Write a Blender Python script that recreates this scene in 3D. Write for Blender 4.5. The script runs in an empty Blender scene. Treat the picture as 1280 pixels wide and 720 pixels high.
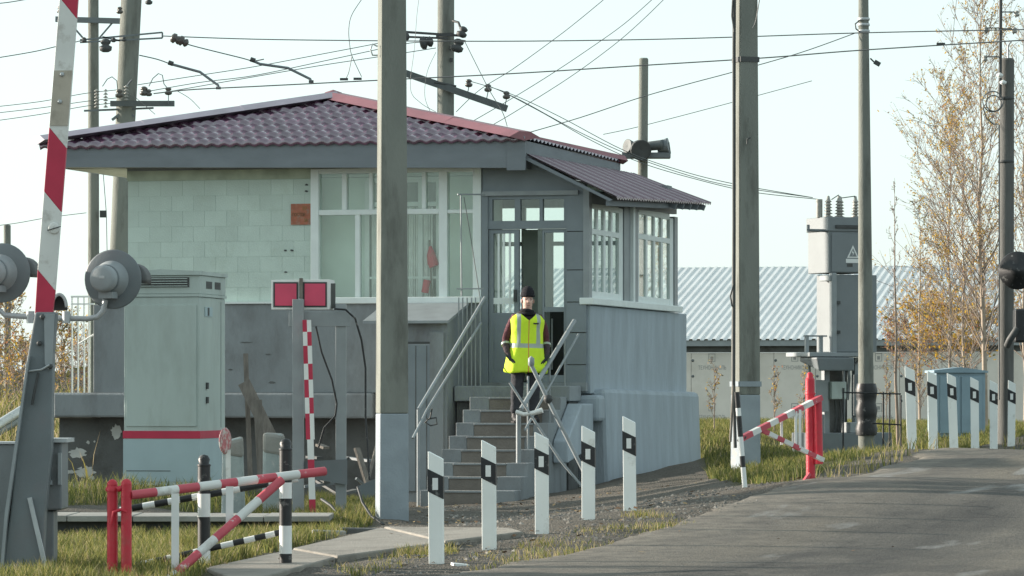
import bpy, bmesh, math, random
import numpy as np
from mathutils import Vector, Matrix
random.seed(7); rng = np.random.default_rng(7)
S = bpy.context.scene
COL = S.collection
R = math.radians
# ------------------------------------------------------------------ camera, sky, sun, exposure
EYE, F, HY = 1.4, 5000.0, 490.0          # eye height, focal length in photo pixels, horizon row
cd = bpy.data.cameras.new('camera'); cam = bpy.data.objects.new('camera', cd); COL.objects.link(cam)
cam.location = (0, 0, EYE); cam.rotation_euler = (R(90), 0, 0)
cd.sensor_width = 36; cd.lens = 36*F/1280; cd.shift_y = (HY-360)/1280
cd.clip_start = 0.5; cd.clip_end = 6000
S.camera = cam
SUN_AZ, SUN_EL = R(-74), R(13)           # azimuth from the view direction (+Y), negative = left
w = bpy.data.worlds.new('World'); S.world = w; w.use_nodes = True
nt = w.node_tree; nt.nodes.clear()
sky = nt.nodes.new('ShaderNodeTexSky'); sky.sky_type = 'NISHITA'; sky.sun_disc = False
sky.sun_elevation = SUN_EL; sky.sun_rotation = SUN_AZ
sky.air_density = 1.0; sky.dust_density = 1.0; sky.ozone_density = 1.2; sky.altitude = 100
tint = nt.nodes.new('ShaderNodeMix'); tint.data_type = 'RGBA'; tint.blend_type = 'MULTIPLY'; tint.inputs[0].default_value = 1
tint.inputs[7].default_value = (0.88, 0.985, 0.99, 1)
bg = nt.nodes.new('ShaderNodeBackground'); bg.inputs[1].default_value = 0.15
wo = nt.nodes.new('ShaderNodeOutputWorld')
hs = nt.nodes.new('ShaderNodeHueSaturation'); hs.inputs['Saturation'].default_value = .38
nt.links.new(sky.outputs[0], hs.inputs['Color']); veil = nt.nodes.new('ShaderNodeMix'); veil.data_type = 'RGBA'; veil.inputs[0].default_value = .6; veil.inputs[7].default_value = (2.35, 2.5, 2.5, 1)   # even milky haze over the whole sky
nt.links.new(hs.outputs[0], veil.inputs[6]); nt.links.new(veil.outputs[2], tint.inputs[6]); nt.links.new(tint.outputs[2], bg.inputs[0]); nt.links.new(bg.outputs[0], wo.inputs[0])
sd = bpy.data.lights.new('sun', 'SUN'); sd.energy = 4.0; sd.angle = R(0.6); sd.color = (1.0, 0.88, 0.76)
sun = bpy.data.objects.new('sun', sd); COL.objects.link(sun)
sdir = Vector((math.sin(SUN_AZ)*math.cos(SUN_EL), math.cos(SUN_AZ)*math.cos(SUN_EL), math.sin(SUN_EL)))
sun.rotation_euler = sdir.to_track_quat('Z', 'Y').to_euler(); sun.location = sdir*100
S.view_settings.view_transform = 'Standard'; S.view_settings.look = 'None'
S.view_settings.exposure = 1.25; S.view_settings.gamma = 1

# ------------------------------------------------------------------ helpers
def W(px, py, d):
    return Vector(((px-640)/F*d, d, EYE+(HY-py)/F*d))
class MB:
    def __init__(s): s.v = []; s.f = []; s.m = []; s.sm = []
    def add(s, vs, fs, mi=0, smooth=False):
        o = len(s.v); s.v += [tuple(p) for p in vs]
        for f in fs: s.f.append(tuple(i+o for i in f)); s.m.append(mi); s.sm.append(smooth)
        return s
    def box(s, a, b, mi=0, M=None):
        x0, y0, z0 = a; x1, y1, z1 = b
        vs = [Vector(p) for p in ((x0,y0,z0),(x1,y0,z0),(x1,y1,z0),(x0,y1,z0),(x0,y0,z1),(x1,y0,z1),(x1,y1,z1),(x0,y1,z1))]
        if M is not None: vs = [M @ p for p in vs]
        return s.add(vs, [(0,3,2,1),(4,5,6,7),(0,1,5,4),(1,2,6,5),(2,3,7,6),(3,0,4,7)], mi)
    def cbox(s, c, sz, mi=0, M=None):
        return s.box([c[i]-sz[i]/2 for i in range(3)], [c[i]+sz[i]/2 for i in range(3)], mi, M)
    def hexa(s, q, mi=0):        # 8 points, bottom four then top four
        return s.add(q, [(0,3,2,1),(4,5,6,7),(0,1,5,4),(1,2,6,5),(2,3,7,6),(3,0,4,7)], mi)
    def bar(s, p, q, w_, h_, mi=0, up=(0,0,1), w2=None, h2=None):
        p = Vector(p); q = Vector(q); d = (q-p).normalized(); u = Vector(up)
        if abs(d.dot(u)) > .98: u = Vector((0,1,0))
        sx = d.cross(u).normalized(); uz = sx.cross(d)
        w2 = w_ if w2 is None else w2; h2 = h_ if h2 is None else h2
        vs = []
        for c, a, b in ((p, w_, h_), (q, w2, h2)):
            for i, j in ((-1,-1),(1,-1),(1,1),(-1,1)): vs.append(c+sx*a/2*i+uz*b/2*j)
        return s.add(vs, [(0,1,2,3),(7,6,5,4),(0,4,5,1),(1,5,6,2),(2,6,7,3),(3,7,4,0)], mi)
    def tube(s, pts, r, n=8, mi=0, cap=True, smooth=True):
        pts = [Vector(p) for p in pts]; k = len(pts)
        rs = r if isinstance(r, (list, tuple)) else [r]*k
        vs = []; fs = []; prev = None
        for i, p in enumerate(pts):
            d = (pts[min(i+1,k-1)]-pts[max(i-1,0)]).normalized()
            u = prev if prev is not None else (Vector((0,0,1)) if abs(d.z) < .95 else Vector((1,0,0)))
            a = d.cross(u)
            if a.length < 1e-6: a = d.cross(Vector((0,1,0)))
            a.normalize(); b = a.cross(d); prev = b
            for j in range(n):
                t = 2*math.pi*j/n; vs.append(p+(a*math.cos(t)+b*math.sin(t))*rs[i])
        for i in range(k-1):
            for j in range(n):
                fs.append((i*n+j, i*n+(j+1)%n, (i+1)*n+(j+1)%n, (i+1)*n+j))
        s.add(vs, fs, mi, smooth)
        if cap:
            s.add(vs[:n][::-1], [tuple(range(n))], mi); s.add(vs[-n:], [tuple(range(n))], mi)
        return s
    def lathe(s, prof, n=16, mi=0, M=None, smooth=True):   # prof: (r,z)
        vs = []; fs = []; k = len(prof)
        for r, z in prof:
            for j in range(n):
                t = 2*math.pi*j/n; p = Vector((r*math.cos(t), r*math.sin(t), z)); vs.append(M @ p if M is not None else p)
        for i in range(k-1):
            for j in range(n): fs.append((i*n+j, i*n+(j+1)%n, (i+1)*n+(j+1)%n, (i+1)*n+j))
        s.add(vs, fs, mi, smooth)
        if prof[0][0] > 1e-4: s.add(vs[:n][::-1], [tuple(range(n))], mi)
        if prof[-1][0] > 1e-4: s.add(vs[-n:], [tuple(range(n))], mi)
        return s
    def prism(s, poly, vec, mi=0):   # poly: list of 3-D points, extruded by vec
        n = len(poly); vec = Vector(vec); a = [Vector(p) for p in poly]; b = [p+vec for p in a]
        return s.add(a+b, [tuple(range(n))[::-1], tuple(range(n, 2*n))]+[(i,(i+1)%n,n+(i+1)%n,n+i) for i in range(n)], mi)
    def mesh(s, name, mats):
        me = bpy.data.meshes.new(name); me.from_pydata(s.v, [], s.f)
        for m in (mats if isinstance(mats, (list, tuple)) else [mats]): me.materials.append(m)
        me.polygons.foreach_set('material_index', s.m); me.polygons.foreach_set('use_smooth', s.sm)
        bm = bmesh.new(); bm.from_mesh(me); bmesh.ops.recalc_face_normals(bm, faces=bm.faces[:]); bm.to_mesh(me); bm.free()
        me.update(); return me
    def build(s, name, mats, parent=None, loc=None, bevel=0):
        o = bpy.data.objects.new(name, s.mesh(name, mats)); COL.objects.link(o)
        if parent is not None: o.parent = parent
        if loc is not None: o.location = loc
        if bevel:
            b = o.modifiers.new('bevel', 'BEVEL'); b.width = bevel; b.segments = 2; b.limit_method = 'ANGLE'; b.angle_limit = R(50)
            b.harden_normals = False
        return o
def link_mesh(name, me, parent=None, loc=(0,0,0), rot=(0,0,0)):
    o = bpy.data.objects.new(name, me); COL.objects.link(o); o.parent = parent; o.location = loc; o.rotation_euler = rot
    return o
def tag(o, label, cat, group=None):
    o['label'] = label; o['category'] = cat
    if group: o['group'] = group
    return o
def struct(o): o['kind'] = 'structure'; return o
def stuff(o): o['kind'] = 'stuff'; return o
def thing(name, label, cat, loc=(0,0,0), rz=0, group=None):
    o = bpy.data.objects.new(name, None); COL.objects.link(o); o.empty_display_size = .2
    o.location = loc; o.rotation_euler = (0,0,rz); return tag(o, label, cat, group)
def copy_tree(o, parent=None):
    c = o.copy(); COL.objects.link(c); c.parent = parent
    for ch in list(o.children): copy_tree(ch, c)
    return c

# ------------------------------------------------------------------ materials
def mat(name, col, rough=.7, var=.12, scale=3, bump=0, bscale=40, metal=0, dirt=None, dscale=1.2, dlo=.5, dhi=.7, spec=.4, stretch=(1,1,1), obj_rand=0):
    m = bpy.data.materials.new(name); m.use_nodes = True; t = m.node_tree; b = t.nodes['Principled BSDF']
    N = t.nodes.new; L = t.links.new
    geo = N('ShaderNodeNewGeometry'); mp = N('ShaderNodeMapping'); mp.inputs['Scale'].default_value = stretch
    L(geo.outputs['Position'], mp.inputs['Vector'])
    nz = N('ShaderNodeTexNoise'); nz.inputs['Scale'].default_value = scale; nz.inputs['Detail'].default_value = 6
    L(mp.outputs[0], nz.inputs['Vector'])
    rp = N('ShaderNodeValToRGB'); e = rp.color_ramp.elements
    e[0].position = .3; e[1].position = .72
    e[0].color = tuple(c*(1-var) for c in col)+(1,); e[1].color = tuple(min(1, c*(1+var)) for c in col)+(1,)
    L(nz.outputs['Fac'], rp.inputs[0]); out = rp.outputs[0]
    if dirt:
        n2 = N('ShaderNodeTexNoise'); n2.inputs['Scale'].default_value = dscale; n2.inputs['Detail'].default_value = 8; n2.inputs['Roughness'].default_value = .65
        L(mp.outputs[0], n2.inputs['Vector'])
        r2 = N('ShaderNodeMapRange'); r2.inputs[1].default_value = dlo; r2.inputs[2].default_value = dhi; L(n2.outputs['Fac'], r2.inputs[0])
        mx = N('ShaderNodeMix'); mx.data_type = 'RGBA'; mx.inputs[7].default_value = tuple(dirt)+(1,)
        L(r2.outputs[0], mx.inputs[0]); L(out, mx.inputs[6]); out = mx.outputs[2]
    if obj_rand:
        oi = N('ShaderNodeObjectInfo'); hs = N('ShaderNodeHueSaturation'); r3 = N('ShaderNodeMapRange')
        r3.inputs[3].default_value = 1-obj_rand; r3.inputs[4].default_value = 1+obj_rand
        L(oi.outputs['Random'], r3.inputs[0]); L(r3.outputs[0], hs.inputs['Value']); L(out, hs.inputs['Color']); out = hs.outputs[0]
    L(out, b.inputs['Base Color'])
    b.inputs['Roughness'].default_value = rough; b.inputs['Metallic'].default_value = metal
    b.inputs['Specular IOR Level'].default_value = spec
    if bump:
        n3 = N('ShaderNodeTexNoise'); n3.inputs['Scale'].default_value = bscale; n3.inputs['Detail'].default_value = 4
        L(mp.outputs[0], n3.inputs['Vector'])
        bp = N('ShaderNodeBump'); bp.inputs['Strength'].default_value = bump; bp.inputs['Distance'].default_value = .02
        L(n3.outputs['Fac'], bp.inputs['Height']); L(bp.outputs[0], b.inputs['Normal'])
    return m
def glass_mat(name, tintc=(.9,.96,.94), refl=.1):
    m = bpy.data.materials.new(name); m.use_nodes = True; t = m.node_tree; t.nodes.clear(); N = t.nodes.new; L = t.links.new
    o = N('ShaderNodeOutputMaterial'); mx = N('ShaderNodeMixShader'); tr = N('ShaderNodeBsdfTransparent'); gl = N('ShaderNodeBsdfGlossy')
    geo = N('ShaderNodeNewGeometry'); dt = N('ShaderNodeVectorMath'); dt.operation = 'DOT_PRODUCT'; L(geo.outputs['Incoming'], dt.inputs[0]); L(geo.outputs['Normal'], dt.inputs[1])
    ab = N('ShaderNodeMath'); ab.operation = 'ABSOLUTE'; L(dt.outputs['Value'], ab.inputs[0])
    om = N('ShaderNodeMath'); om.operation = 'SUBTRACT'; om.inputs[0].default_value = 1; L(ab.outputs[0], om.inputs[1])
    pw = N('ShaderNodeMath'); pw.operation = 'POWER'; pw.inputs[1].default_value = 5; L(om.outputs[0], pw.inputs[0])
    ad = N('ShaderNodeMath'); ad.operation = 'MULTIPLY_ADD'; ad.inputs[1].default_value = .85; ad.inputs[2].default_value = refl; L(pw.outputs[0], ad.inputs[0])
    tr.inputs[0].default_value = tintc+(1,); gl.inputs['Roughness'].default_value = .02; gl.inputs[0].default_value = (.95,1,.98,1)
    L(ad.outputs[0], mx.inputs[0]); L(tr.outputs[0], mx.inputs[1]); L(gl.outputs[0], mx.inputs[2]); L(mx.outputs[0], o.inputs[0])
    return m
M = {}
M['concrete'] = mat('concrete', (.29,.29,.265), .9, .16, 4, .25, 60, dirt=(.2,.19,.17), dscale=1.5)
M['concrete_pole'] = mat('pole_concrete', (.2,.213,.19), .9, .14, 3, .3, 70, dirt=(.12,.125,.11), dscale=4.5, dlo=.5, dhi=.68, stretch=(1,1,.25))
M['pole_paint'] = mat('pole_blue_paint', (.27,.315,.345), .75, .1, 5, .15, 50, dirt=(.33,.33,.31), dscale=3, dlo=.62, dhi=.68)
M['mint'] = mat('mint_wall_paint', (.53,.635,.575), .8, .06, 2.5, .25, 60, dirt=(.47,.56,.49), dscale=2.2, dlo=.55, dhi=.75, obj_rand=.04)
M['mint_mortar'] = mat('mint_joint_paint', (.42,.55,.48), .9, .1, 6)
M['mint_inner'] = mat('mint_inner_wall', (.66,.76,.7), .8, .08, 2)
M['ochre_band'] = mat('stained_band', (.42,.48,.38), .9, .2, 5)
M['grey'] = mat('grey_wall_paint', (.235,.262,.272), .75, .1, 1.8, .3, 35, dirt=(.165,.175,.18), dscale=2.2, dlo=.48, dhi=.7, stretch=(1,1,.45))
M['grey_door'] = mat('grey_door_paint', (.2,.235,.255), .55, .08, 4, .1, 50)
M['grey_light'] = mat('light_grey_render', (.36,.42,.46), .85, .1, 2.2, .35, 30, dirt=(.3,.345,.375), dscale=2, dlo=.45, dhi=.7, stretch=(1.3,1.3,.35))
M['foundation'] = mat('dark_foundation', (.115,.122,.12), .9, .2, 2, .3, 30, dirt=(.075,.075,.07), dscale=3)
M['white_patch'] = mat('bare_plaster', (.5,.52,.5), .9, .1, 8)
M['fascia'] = mat('grey_fascia_paint', (.18,.205,.225), .65, .1, 2, .1, 20, stretch=(1,1,3))
M['soffit'] = mat('soffit_board', (.3,.29,.25), .85, .15, 4)
M['roof'] = mat('burgundy_roof_sheet', (.105,.043,.085), .25, .25, 2.5, 0, spec=1.0, obj_rand=.2)
for k_ in ('roof',):
    b_ = M[k_].node_tree.nodes['Principled BSDF']; b_.inputs['Coat Weight'].default_value = .8; b_.inputs['Coat Roughness'].default_value = .16; b_.inputs['Coat IOR'].default_value = 2.0
M['roof_cap'] = mat('red_ridge_cap', (.225,.085,.1), .42, .15, 3, spec=.5)
M['roof_shed'] = mat('burgundy_corrugated_sheet', (.105,.05,.078), .27, .15, 2.5, spec=1.0)
M['white_frame'] = mat('white_window_paint', (.72,.78,.76), .55, .05, 6)
M['glass'] = glass_mat('window_glass', (.95,.98,.96), .06)
M['glass_clear'] = glass_mat('porch_glass', (.95,.98,.97), .07)
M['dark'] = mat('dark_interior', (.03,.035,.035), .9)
M['dark_green'] = mat('dull_green_panel', (.17,.2,.18), .8)
M['curtain'] = mat('pale_curtain', (.66,.7,.67), .9, .1, 9)
M['steel'] = mat('grey_steel_paint', (.15,.175,.185), .5, .1, 4, .08, 60, dirt=(.16,.17,.18), dscale=3)
M['steel_light'] = mat('light_steel_paint', (.27,.3,.31), .5, .1, 5, .08, 60)
M['galv'] = mat('galvanised_metal', (.42,.45,.46), .45, .12, 6, metal=.3)
M['dark_metal'] = mat('dark_metal', (.06,.065,.065), .6, .2, 6)
M['black'] = mat('black_paint', (.022,.024,.026), .45, .2, 8, dirt=(.16,.16,.155), dscale=12, dlo=.6, dhi=.68)
M['white'] = mat('white_paint', (.74,.76,.74), .55, .05, 5, dirt=(.5,.5,.47), dscale=5, dlo=.62, dhi=.82)
M['post_white'] = mat('post_white_plastic', (.8,.83,.8), .5, .05, 3, dirt=(.5,.5,.45), dscale=7, dlo=.58, dhi=.8)
M['red'] = mat('red_paint', (.52,.028,.05), .45, .12, 6, .15, 40, dirt=(.4,.06,.06), dscale=6)
M['pink_red'] = mat('faded_red_paint', (.5,.085,.11), .5, .12, 6, dirt=(.62,.5,.49), dscale=12, dlo=.6, dhi=.68)
M['crimson'] = mat('crimson_stripe', (.47,.03,.07), .5, .1, 5)
M['boom_white'] = mat('boom_white_paint', (.66,.67,.64), .55, .06, 4, dirt=(.4,.38,.34), dscale=6, dlo=.54, dhi=.7)
M['boom_raw'] = mat('boom_raw_fibreglass', (.44,.4,.33), .6, .12, 5, dirt=(.3,.27,.22), dscale=6)
M['cabinet'] = mat('cabinet_paint', (.41,.48,.45), .55, .06, 2, .05, 30, dirt=(.34,.39,.36), dscale=3.2, dlo=.5, dhi=.72, stretch=(1,1,.3))
M['cabinet_blue'] = mat('cabinet_lower_paint', (.36,.46,.48), .55, .06, 3)
M['trafo'] = mat('transformer_paint', (.19,.215,.225), .5, .06, 3, .05, 40)
M['ceramic'] = mat('insulator_ceramic', (.3,.3,.27), .3, .2, 9, spec=.6)
M['brown_glaze'] = mat('brown_insulator', (.08,.075,.065), .35, .2, 9, spec=.6)
M['wire'] = mat('wire', (.13,.14,.14), .5, .1, 3)
M['wood'] = mat('weathered_wood', (.17,.155,.135), .9, .25, 10, .3, 40, stretch=(3,3,.4))
M['wood_pole'] = mat('dark_pole_wood', (.12,.122,.115), .9, .22, 6, .3, 40, stretch=(3,3,.3))
M['asphalt'] = None
M['marker_red'] = mat('weathered_red', (.42,.14,.15), .7, .2, 14, dirt=(.5,.47,.44), dscale=22, dlo=.45, dhi=.6)
M['lamp_red'] = mat('red_lens', (.62,.06,.13), .32, .08, 4, spec=.5)
M['sign_orange'] = mat('rust_orange_plate', (.38,.14,.085), .7, .2, 16, dirt=(.3,.22,.17), dscale=14)
M['sign_text'] = mat('dark_lettering', (.1,.09,.04), .7)
M['olive_text'] = mat('olive_lettering', (.2,.17,.05), .7)
M['tape'] = mat('white_tape', (.7,.72,.7), .6)
# ------------------------------------------------------------------ ground heights (thin-plate fit through the ground contacts)
_cp = []
for px, py, d in ((400,722,27),(545,706,28.4),(787,638,33.9),(640,720,27),(1280,712,27.5),(1017,600,37),(1140,562,44),(1265,553,57),(1280,577,45),(1280,606,38),(1420,577,46),(600,638,46),(590,650,41),(560,662,36),(690,640,42),(680,648,38.5),(1050,585,52),(1100,578,50),(1000,590,48),
                  (1280,640,33),(490,642,36),(205,609,43),(-40,724,27),(-100,672,35.5),(60,672,35),(585,631,49),(762,603,52),(866,603,57.5),
                  (120,614,53.5),(-60,600,56),(930,604,40.5),(960,560,52),(880,545,65),(1065,577,60),(300,668,35.5),(430,645,37),(1500,556,56),(1500,700,29)):
    p = W(px, py, d); _cp.append((p.x, p.y, p.z))
_cp += [(0,5,-.1),(-15,5,-.2),(15,5,-.1),(0,15,-.0),(-14,30,.1),(16,18,.1),(-10,70,.75),(0,72,.8),(12,72,.75),(-20,60,.5),(25,60,.7),(0,100,.45),(-30,100,.5),(40,100,.5),(0,150,.3),(60,150,.3),(-60,150,.3)]
_P = np.array(_cp); _XY = _P[:, :2]/10.0; _n = len(_P)
def _U(r2): return np.where(r2 > 1e-12, r2*np.log(np.maximum(r2, 1e-12)), 0)
_K = _U(((_XY[:,None]-_XY[None])**2).sum(-1))+np.eye(_n)*.004
_Q = np.hstack([np.ones((_n,1)), _XY]); _A = np.block([[_K, _Q],[_Q.T, np.zeros((3,3))]])
_w = np.linalg.solve(_A, np.concatenate([_P[:,2], np.zeros(3)]))
def ground(x, y):
    x = np.atleast_1d(np.asarray(x, float)); y = np.atleast_1d(np.asarray(y, float))
    far = np.clip((np.hypot(x-0, y-40)-70)/60, 0, 1); far = far*far*(3-2*far)
    q = np.stack([x, y], -1)/10.0; r2 = ((q[:,None]-_XY[None])**2).sum(-1)
    z = _U(r2) @ _w[:_n] + _w[_n] + q @ _w[_n+1:]
    return np.clip(z, -1.0, 1.2)*(1-far)+.3*far
def gz(x, y): return float(ground(x, y)[0])
def G(px, py):                       # where the sight line through a photo pixel meets the ground
    dz = (HY-py)/F; dx = (px-640)/F
    d = np.arange(20, 140, .05); zz = ground(dx*d, d); below = EYE+dz*d < zz
    i = int(np.argmax(below)) if below.any() else len(d)-1
    return Vector((dx*d[i], d[i], zz[i]))
def in_poly(x, y, poly):
    x = np.asarray(x); y = np.asarray(y); ins = np.zeros(x.shape, bool); n = len(poly)
    for i in range(n):
        x0, y0 = poly[i][:2]; x1, y1 = poly[(i+1) % n][:2]
        c = ((y0 > y) != (y1 > y)) & (x < (x1-x0)*(y-y0)/((y1-y0) if abs(y1-y0) > 1e-9 else 1e-9)+x0); ins ^= c
    return ins
from mathutils import noise as mnoise
# the road's left edge, then its right edge 8.5 m further right
ROAD_L = [(-9.5,1),(-4.3,16),(-1.9,23.5),(-.45,27),(.55,29.6),(1.45,32.6),(2.4,36.2),(3.2,38.8),(4.8,44),(6.05,50),(7.6,57),(11,72),(16,95)]
def road_off(p, i, off):
    a = ROAD_L[max(i-1,0)]; b = ROAD_L[min(i+1,len(ROAD_L)-1)]; d = Vector((b[0]-a[0], b[1]-a[1])).normalized()
    return (p[0]+d.y*off, p[1]-d.x*off)
ROAD_POLY = ROAD_L+[road_off(p, i, 9) for i, p in list(enumerate(ROAD_L))[::-1]]
def grid_axis(lo, hi, fine0, fine1, step, grow):
    a = list(np.arange(fine0, fine1, step)); s = step; v = fine1
    while v < hi: a.append(v); s *= grow; v += s
    a.append(hi); s = step; v = fine0-step; pre = []
    while v > lo: pre.append(v); s *= grow; v -= s
    pre.append(lo); return np.array(pre[::-1]+a)
gx = grid_axis(-1500, 1500, -5, 9, .16, 1.25); gy = grid_axis(-60, 3500, 25, 58, .16, 1.2)
XX, YY = np.meshgrid(gx, gy); fx = XX.ravel(); fy = YY.ravel(); zz = ground(fx, fy)
near = (np.abs(fx) < 14) & (fy > 15) & (fy < 75)
inroad = in_poly(fx, fy, ROAD_POLY)
for i in np.nonzero(near)[0]:
    zz[i] += .03*mnoise.noise((fx[i]*.8, fy[i]*.8, 0)) + .025*mnoise.noise((fx[i]*2.7, fy[i]*2.7, 3))
zz[inroad] = ground(fx[inroad], fy[inroad])-.05
_e = np.interp(fy, [p[1] for p in ROAD_L], [p[0] for p in ROAD_L]); rim = inroad & (fx-_e < .7); zz[rim] = ground(fx[rim], fy[rim])-.012
nxx, nyy = len(gx), len(gy)
fc = [(j*nxx+i, j*nxx+i+1, (j+1)*nxx+i+1, (j+1)*nxx+i) for j in range(nyy-1) for i in range(nxx-1)]
me = bpy.data.meshes.new('ground'); me.from_pydata(list(zip(fx, fy, zz)), [], fc)
me.polygons.foreach_set('use_smooth', [True]*len(me.polygons))
def wpoly(pts): return [tuple(G(*p)[:2]) for p in pts]
GRASS_A = wpoly([(-60,668),(130,664),(300,660),(360,640),(440,628),(478,640),(466,655),(420,672),(360,684),(300,702),(240,726),(150,745),(-60,760)])
GRASS_B = [(2.35,47.5),(2.2,42),(2.45,39.6),(2.95,40.2),(3.6,42.2),(4.4,45),(5.3,50),(6.7,57),(9,68),(9,75),(0,75),(1.9,60),(2.7,57.6)]
GRASS_C = wpoly([(60,636),(140,632),(200,636),(260,640),(360,640),(360,625),(60,612)])
GRASS_D = [(-14,52),(-5.6,54),(-5.9,62),(-2,75),(-20,75)]
ga = np.zeros(len(fx))
for pl in (GRASS_A, GRASS_B, GRASS_C, GRASS_D): ga[in_poly(fx, fy, pl)] = 1
ga[(np.hypot(fx, fy-40) > 45)] = .8
at = me.attributes.new('turf', 'FLOAT', 'POINT'); at.data.foreach_set('value', ga.astype(np.float32))
gm = bpy.data.materials.new('gravelly_earth'); gm.use_nodes = True; t = gm.node_tree; b = t.nodes['Principled BSDF']; N = t.nodes.new; L = t.links.new
geo = N('ShaderNodeNewGeometry')
def ramp(fac, stops):
    r = N('ShaderNodeValToRGB'); L(fac, r.inputs[0]); e = r.color_ramp.elements
    while len(e) < len(stops): e.new(.5)
    for k, (p, c) in enumerate(stops): e[k].position = p; e[k].color = tuple(c)+(1,)
    return r.outputs[0]
def noise_n(scale, detail=6, rough=.6, stretch=(1,1,1)):
    mp = N('ShaderNodeMapping'); mp.inputs['Scale'].default_value = stretch; L(geo.outputs['Position'], mp.inputs[0])
    n = N('ShaderNodeTexNoise'); n.inputs['Scale'].default_value = scale; n.inputs['Detail'].default_value = detail; n.inputs['Roughness'].default_value = rough
    L(mp.outputs[0], n.inputs['Vector']); return n.outputs['Fac']
def mixc(fac, a, b_, blend='MIX'):
    m = N('ShaderNodeMix'); m.data_type = 'RGBA'; m.blend_type = blend
    if isinstance(fac, float): m.inputs[0].default_value = fac
    else: L(fac, m.inputs[0])
    L(a, m.inputs[6]); L(b_, m.inputs[7]); return m.outputs[2]
dirt_c = ramp(noise_n(1.3, 8), [(.3,(.08,.074,.063)),(.55,(.122,.112,.094)),(.75,(.165,.15,.122))])
vor = N('ShaderNodeTexVoronoi'); vor.inputs['Scale'].default_value = 50; L(geo.outputs['Position'], vor.inputs['Vector'])
sep = N('ShaderNodeSeparateColor'); L(vor.outputs['Color'], sep.inputs[0])
peb = ramp(sep.outputs[0], [(0,(.075,.07,.06)),(.5,(.115,.107,.092)),(1,(.18,.168,.145))])
gravel = mixc(ramp(noise_n(2.2, 4), [(.42,(.1,.1,.1)),(.6,(.7,.7,.7))]), dirt_c, peb)
turf_c = ramp(noise_n(5, 8), [(.3,(.035,.04,.018)),(.55,(.075,.078,.03)),(.75,(.13,.115,.055))])
an = N('ShaderNodeAttribute'); an.attribute_name = 'turf'
L(mixc(an.outputs['Fac'], gravel, turf_c), b.inputs['Base Color']); b.inputs['Roughness'].default_value = .95; b.inputs['Specular IOR Level'].default_value = .2
bp = N('ShaderNodeBump'); bp.inputs['Strength'].default_value = .7; bp.inputs['Distance'].default_value = .03
L(vor.outputs['Distance'], bp.inputs['Height']); L(bp.outputs[0], b.inputs['Normal'])
me.materials.append(gm); g_o = bpy.data.objects.new('ground', me); COL.objects.link(g_o); struct(g_o)

# road
am = bpy.data.materials.new('dusty_asphalt'); am.use_nodes = True; t = am.node_tree; b = t.nodes['Principled BSDF']; N = t.nodes.new; L = t.links.new
geo = N('ShaderNodeNewGeometry')
uvn = N('ShaderNodeUVMap'); uvn.uv_map = 'road'
def uvnoise(scale, stretch, detail=6):
    mp = N('ShaderNodeMapping'); mp.inputs['Scale'].default_value = stretch; L(uvn.outputs[0], mp.inputs[0])
    n = N('ShaderNodeTexNoise'); n.inputs['Scale'].default_value = scale; n.inputs['Detail'].default_value = detail; L(mp.outputs[0], n.inputs['Vector']); return n.outputs['Fac']
basec = ramp(noise_n(.9, 8, .6), [(.28,(.062,.06,.054)),(.5,(.095,.09,.08)),(.75,(.138,.129,.112))])
tracks = ramp(uvnoise(1.1, (1.0,.07,1)), [(.36,(.55,.57,.6)),(.5,(1,1,1)),(.64,(1.4,1.34,1.24))])
c1 = mixc(1.0, basec, tracks, 'MULTIPLY')
speck = ramp(noise_n(42, 4), [(.33,(.6,.6,.6)),(.67,(1.35,1.34,1.3))])
c2 = mixc(1.0, c1, speck, 'MULTIPLY')
worn = ramp(uvnoise(1.6, (1.0,.22,1), 8), [(.6,(0,0,0)),(.68,(.65,.65,.65))])
wc = N('ShaderNodeRGB'); wc.outputs[0].default_value = (.27,.275,.265,1)
vc = N('ShaderNodeTexVoronoi'); vc.feature = 'DISTANCE_TO_EDGE'; vc.inputs['Scale'].default_value = .55
mpv = N('ShaderNodeMapping'); L(geo.outputs['Position'], mpv.inputs[0]); nzv = N('ShaderNodeTexNoise'); nzv.inputs['Scale'].default_value = 2.5; L(geo.outputs['Position'], nzv.inputs['Vector'])
adv = N('ShaderNodeMix'); adv.data_type = 'RGBA'; adv.blend_type = 'ADD'; adv.inputs[0].default_value = .8; L(mpv.outputs[0], adv.inputs[6]); L(nzv.outputs['Color'], adv.inputs[7]); L(adv.outputs[2], vc.inputs['Vector'])
crk = ramp(vc.outputs['Distance'], [(.0,(.45,.45,.45)),(.012,(.55,.55,.55)),(.022,(1,1,1))])
c3 = mixc(ramp(noise_n(.35, 3), [(.45,(0,0,0)),(.6,(1,1,1))]), c2, mixc(1.0, c2, crk, 'MULTIPLY'))
patch = ramp(uvnoise(.7, (1.0,.45,1), 3), [(.56,(1,1,1)),(.575,(.78,.79,.81))]); c3 = mixc(1.0, c3, patch, 'MULTIPLY')
sxy = N('ShaderNodeSeparateXYZ'); L(uvn.outputs[0], sxy.inputs[0]); edn = N('ShaderNodeMath'); edn.operation = 'MULTIPLY_ADD'; L(noise_n(2.4, 6), edn.inputs[0]); edn.inputs[1].default_value = -2.6; L(sxy.outputs[0], edn.inputs[2])
edge = N('ShaderNodeMapRange'); edge.inputs[1].default_value = -1.0; edge.inputs[2].default_value = .1; edge.inputs[3].default_value = 1; edge.inputs[4].default_value = 0; L(edn.outputs[0], edge.inputs[0])
dirt2 = ramp(noise_n(6, 8), [(.3,(.1,.093,.08)),(.7,(.2,.182,.15))]); c3 = mixc(edge.outputs[0], c3, dirt2)
L(mixc(worn, c3, wc.outputs[0]), b.inputs['Base Color'])
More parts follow.
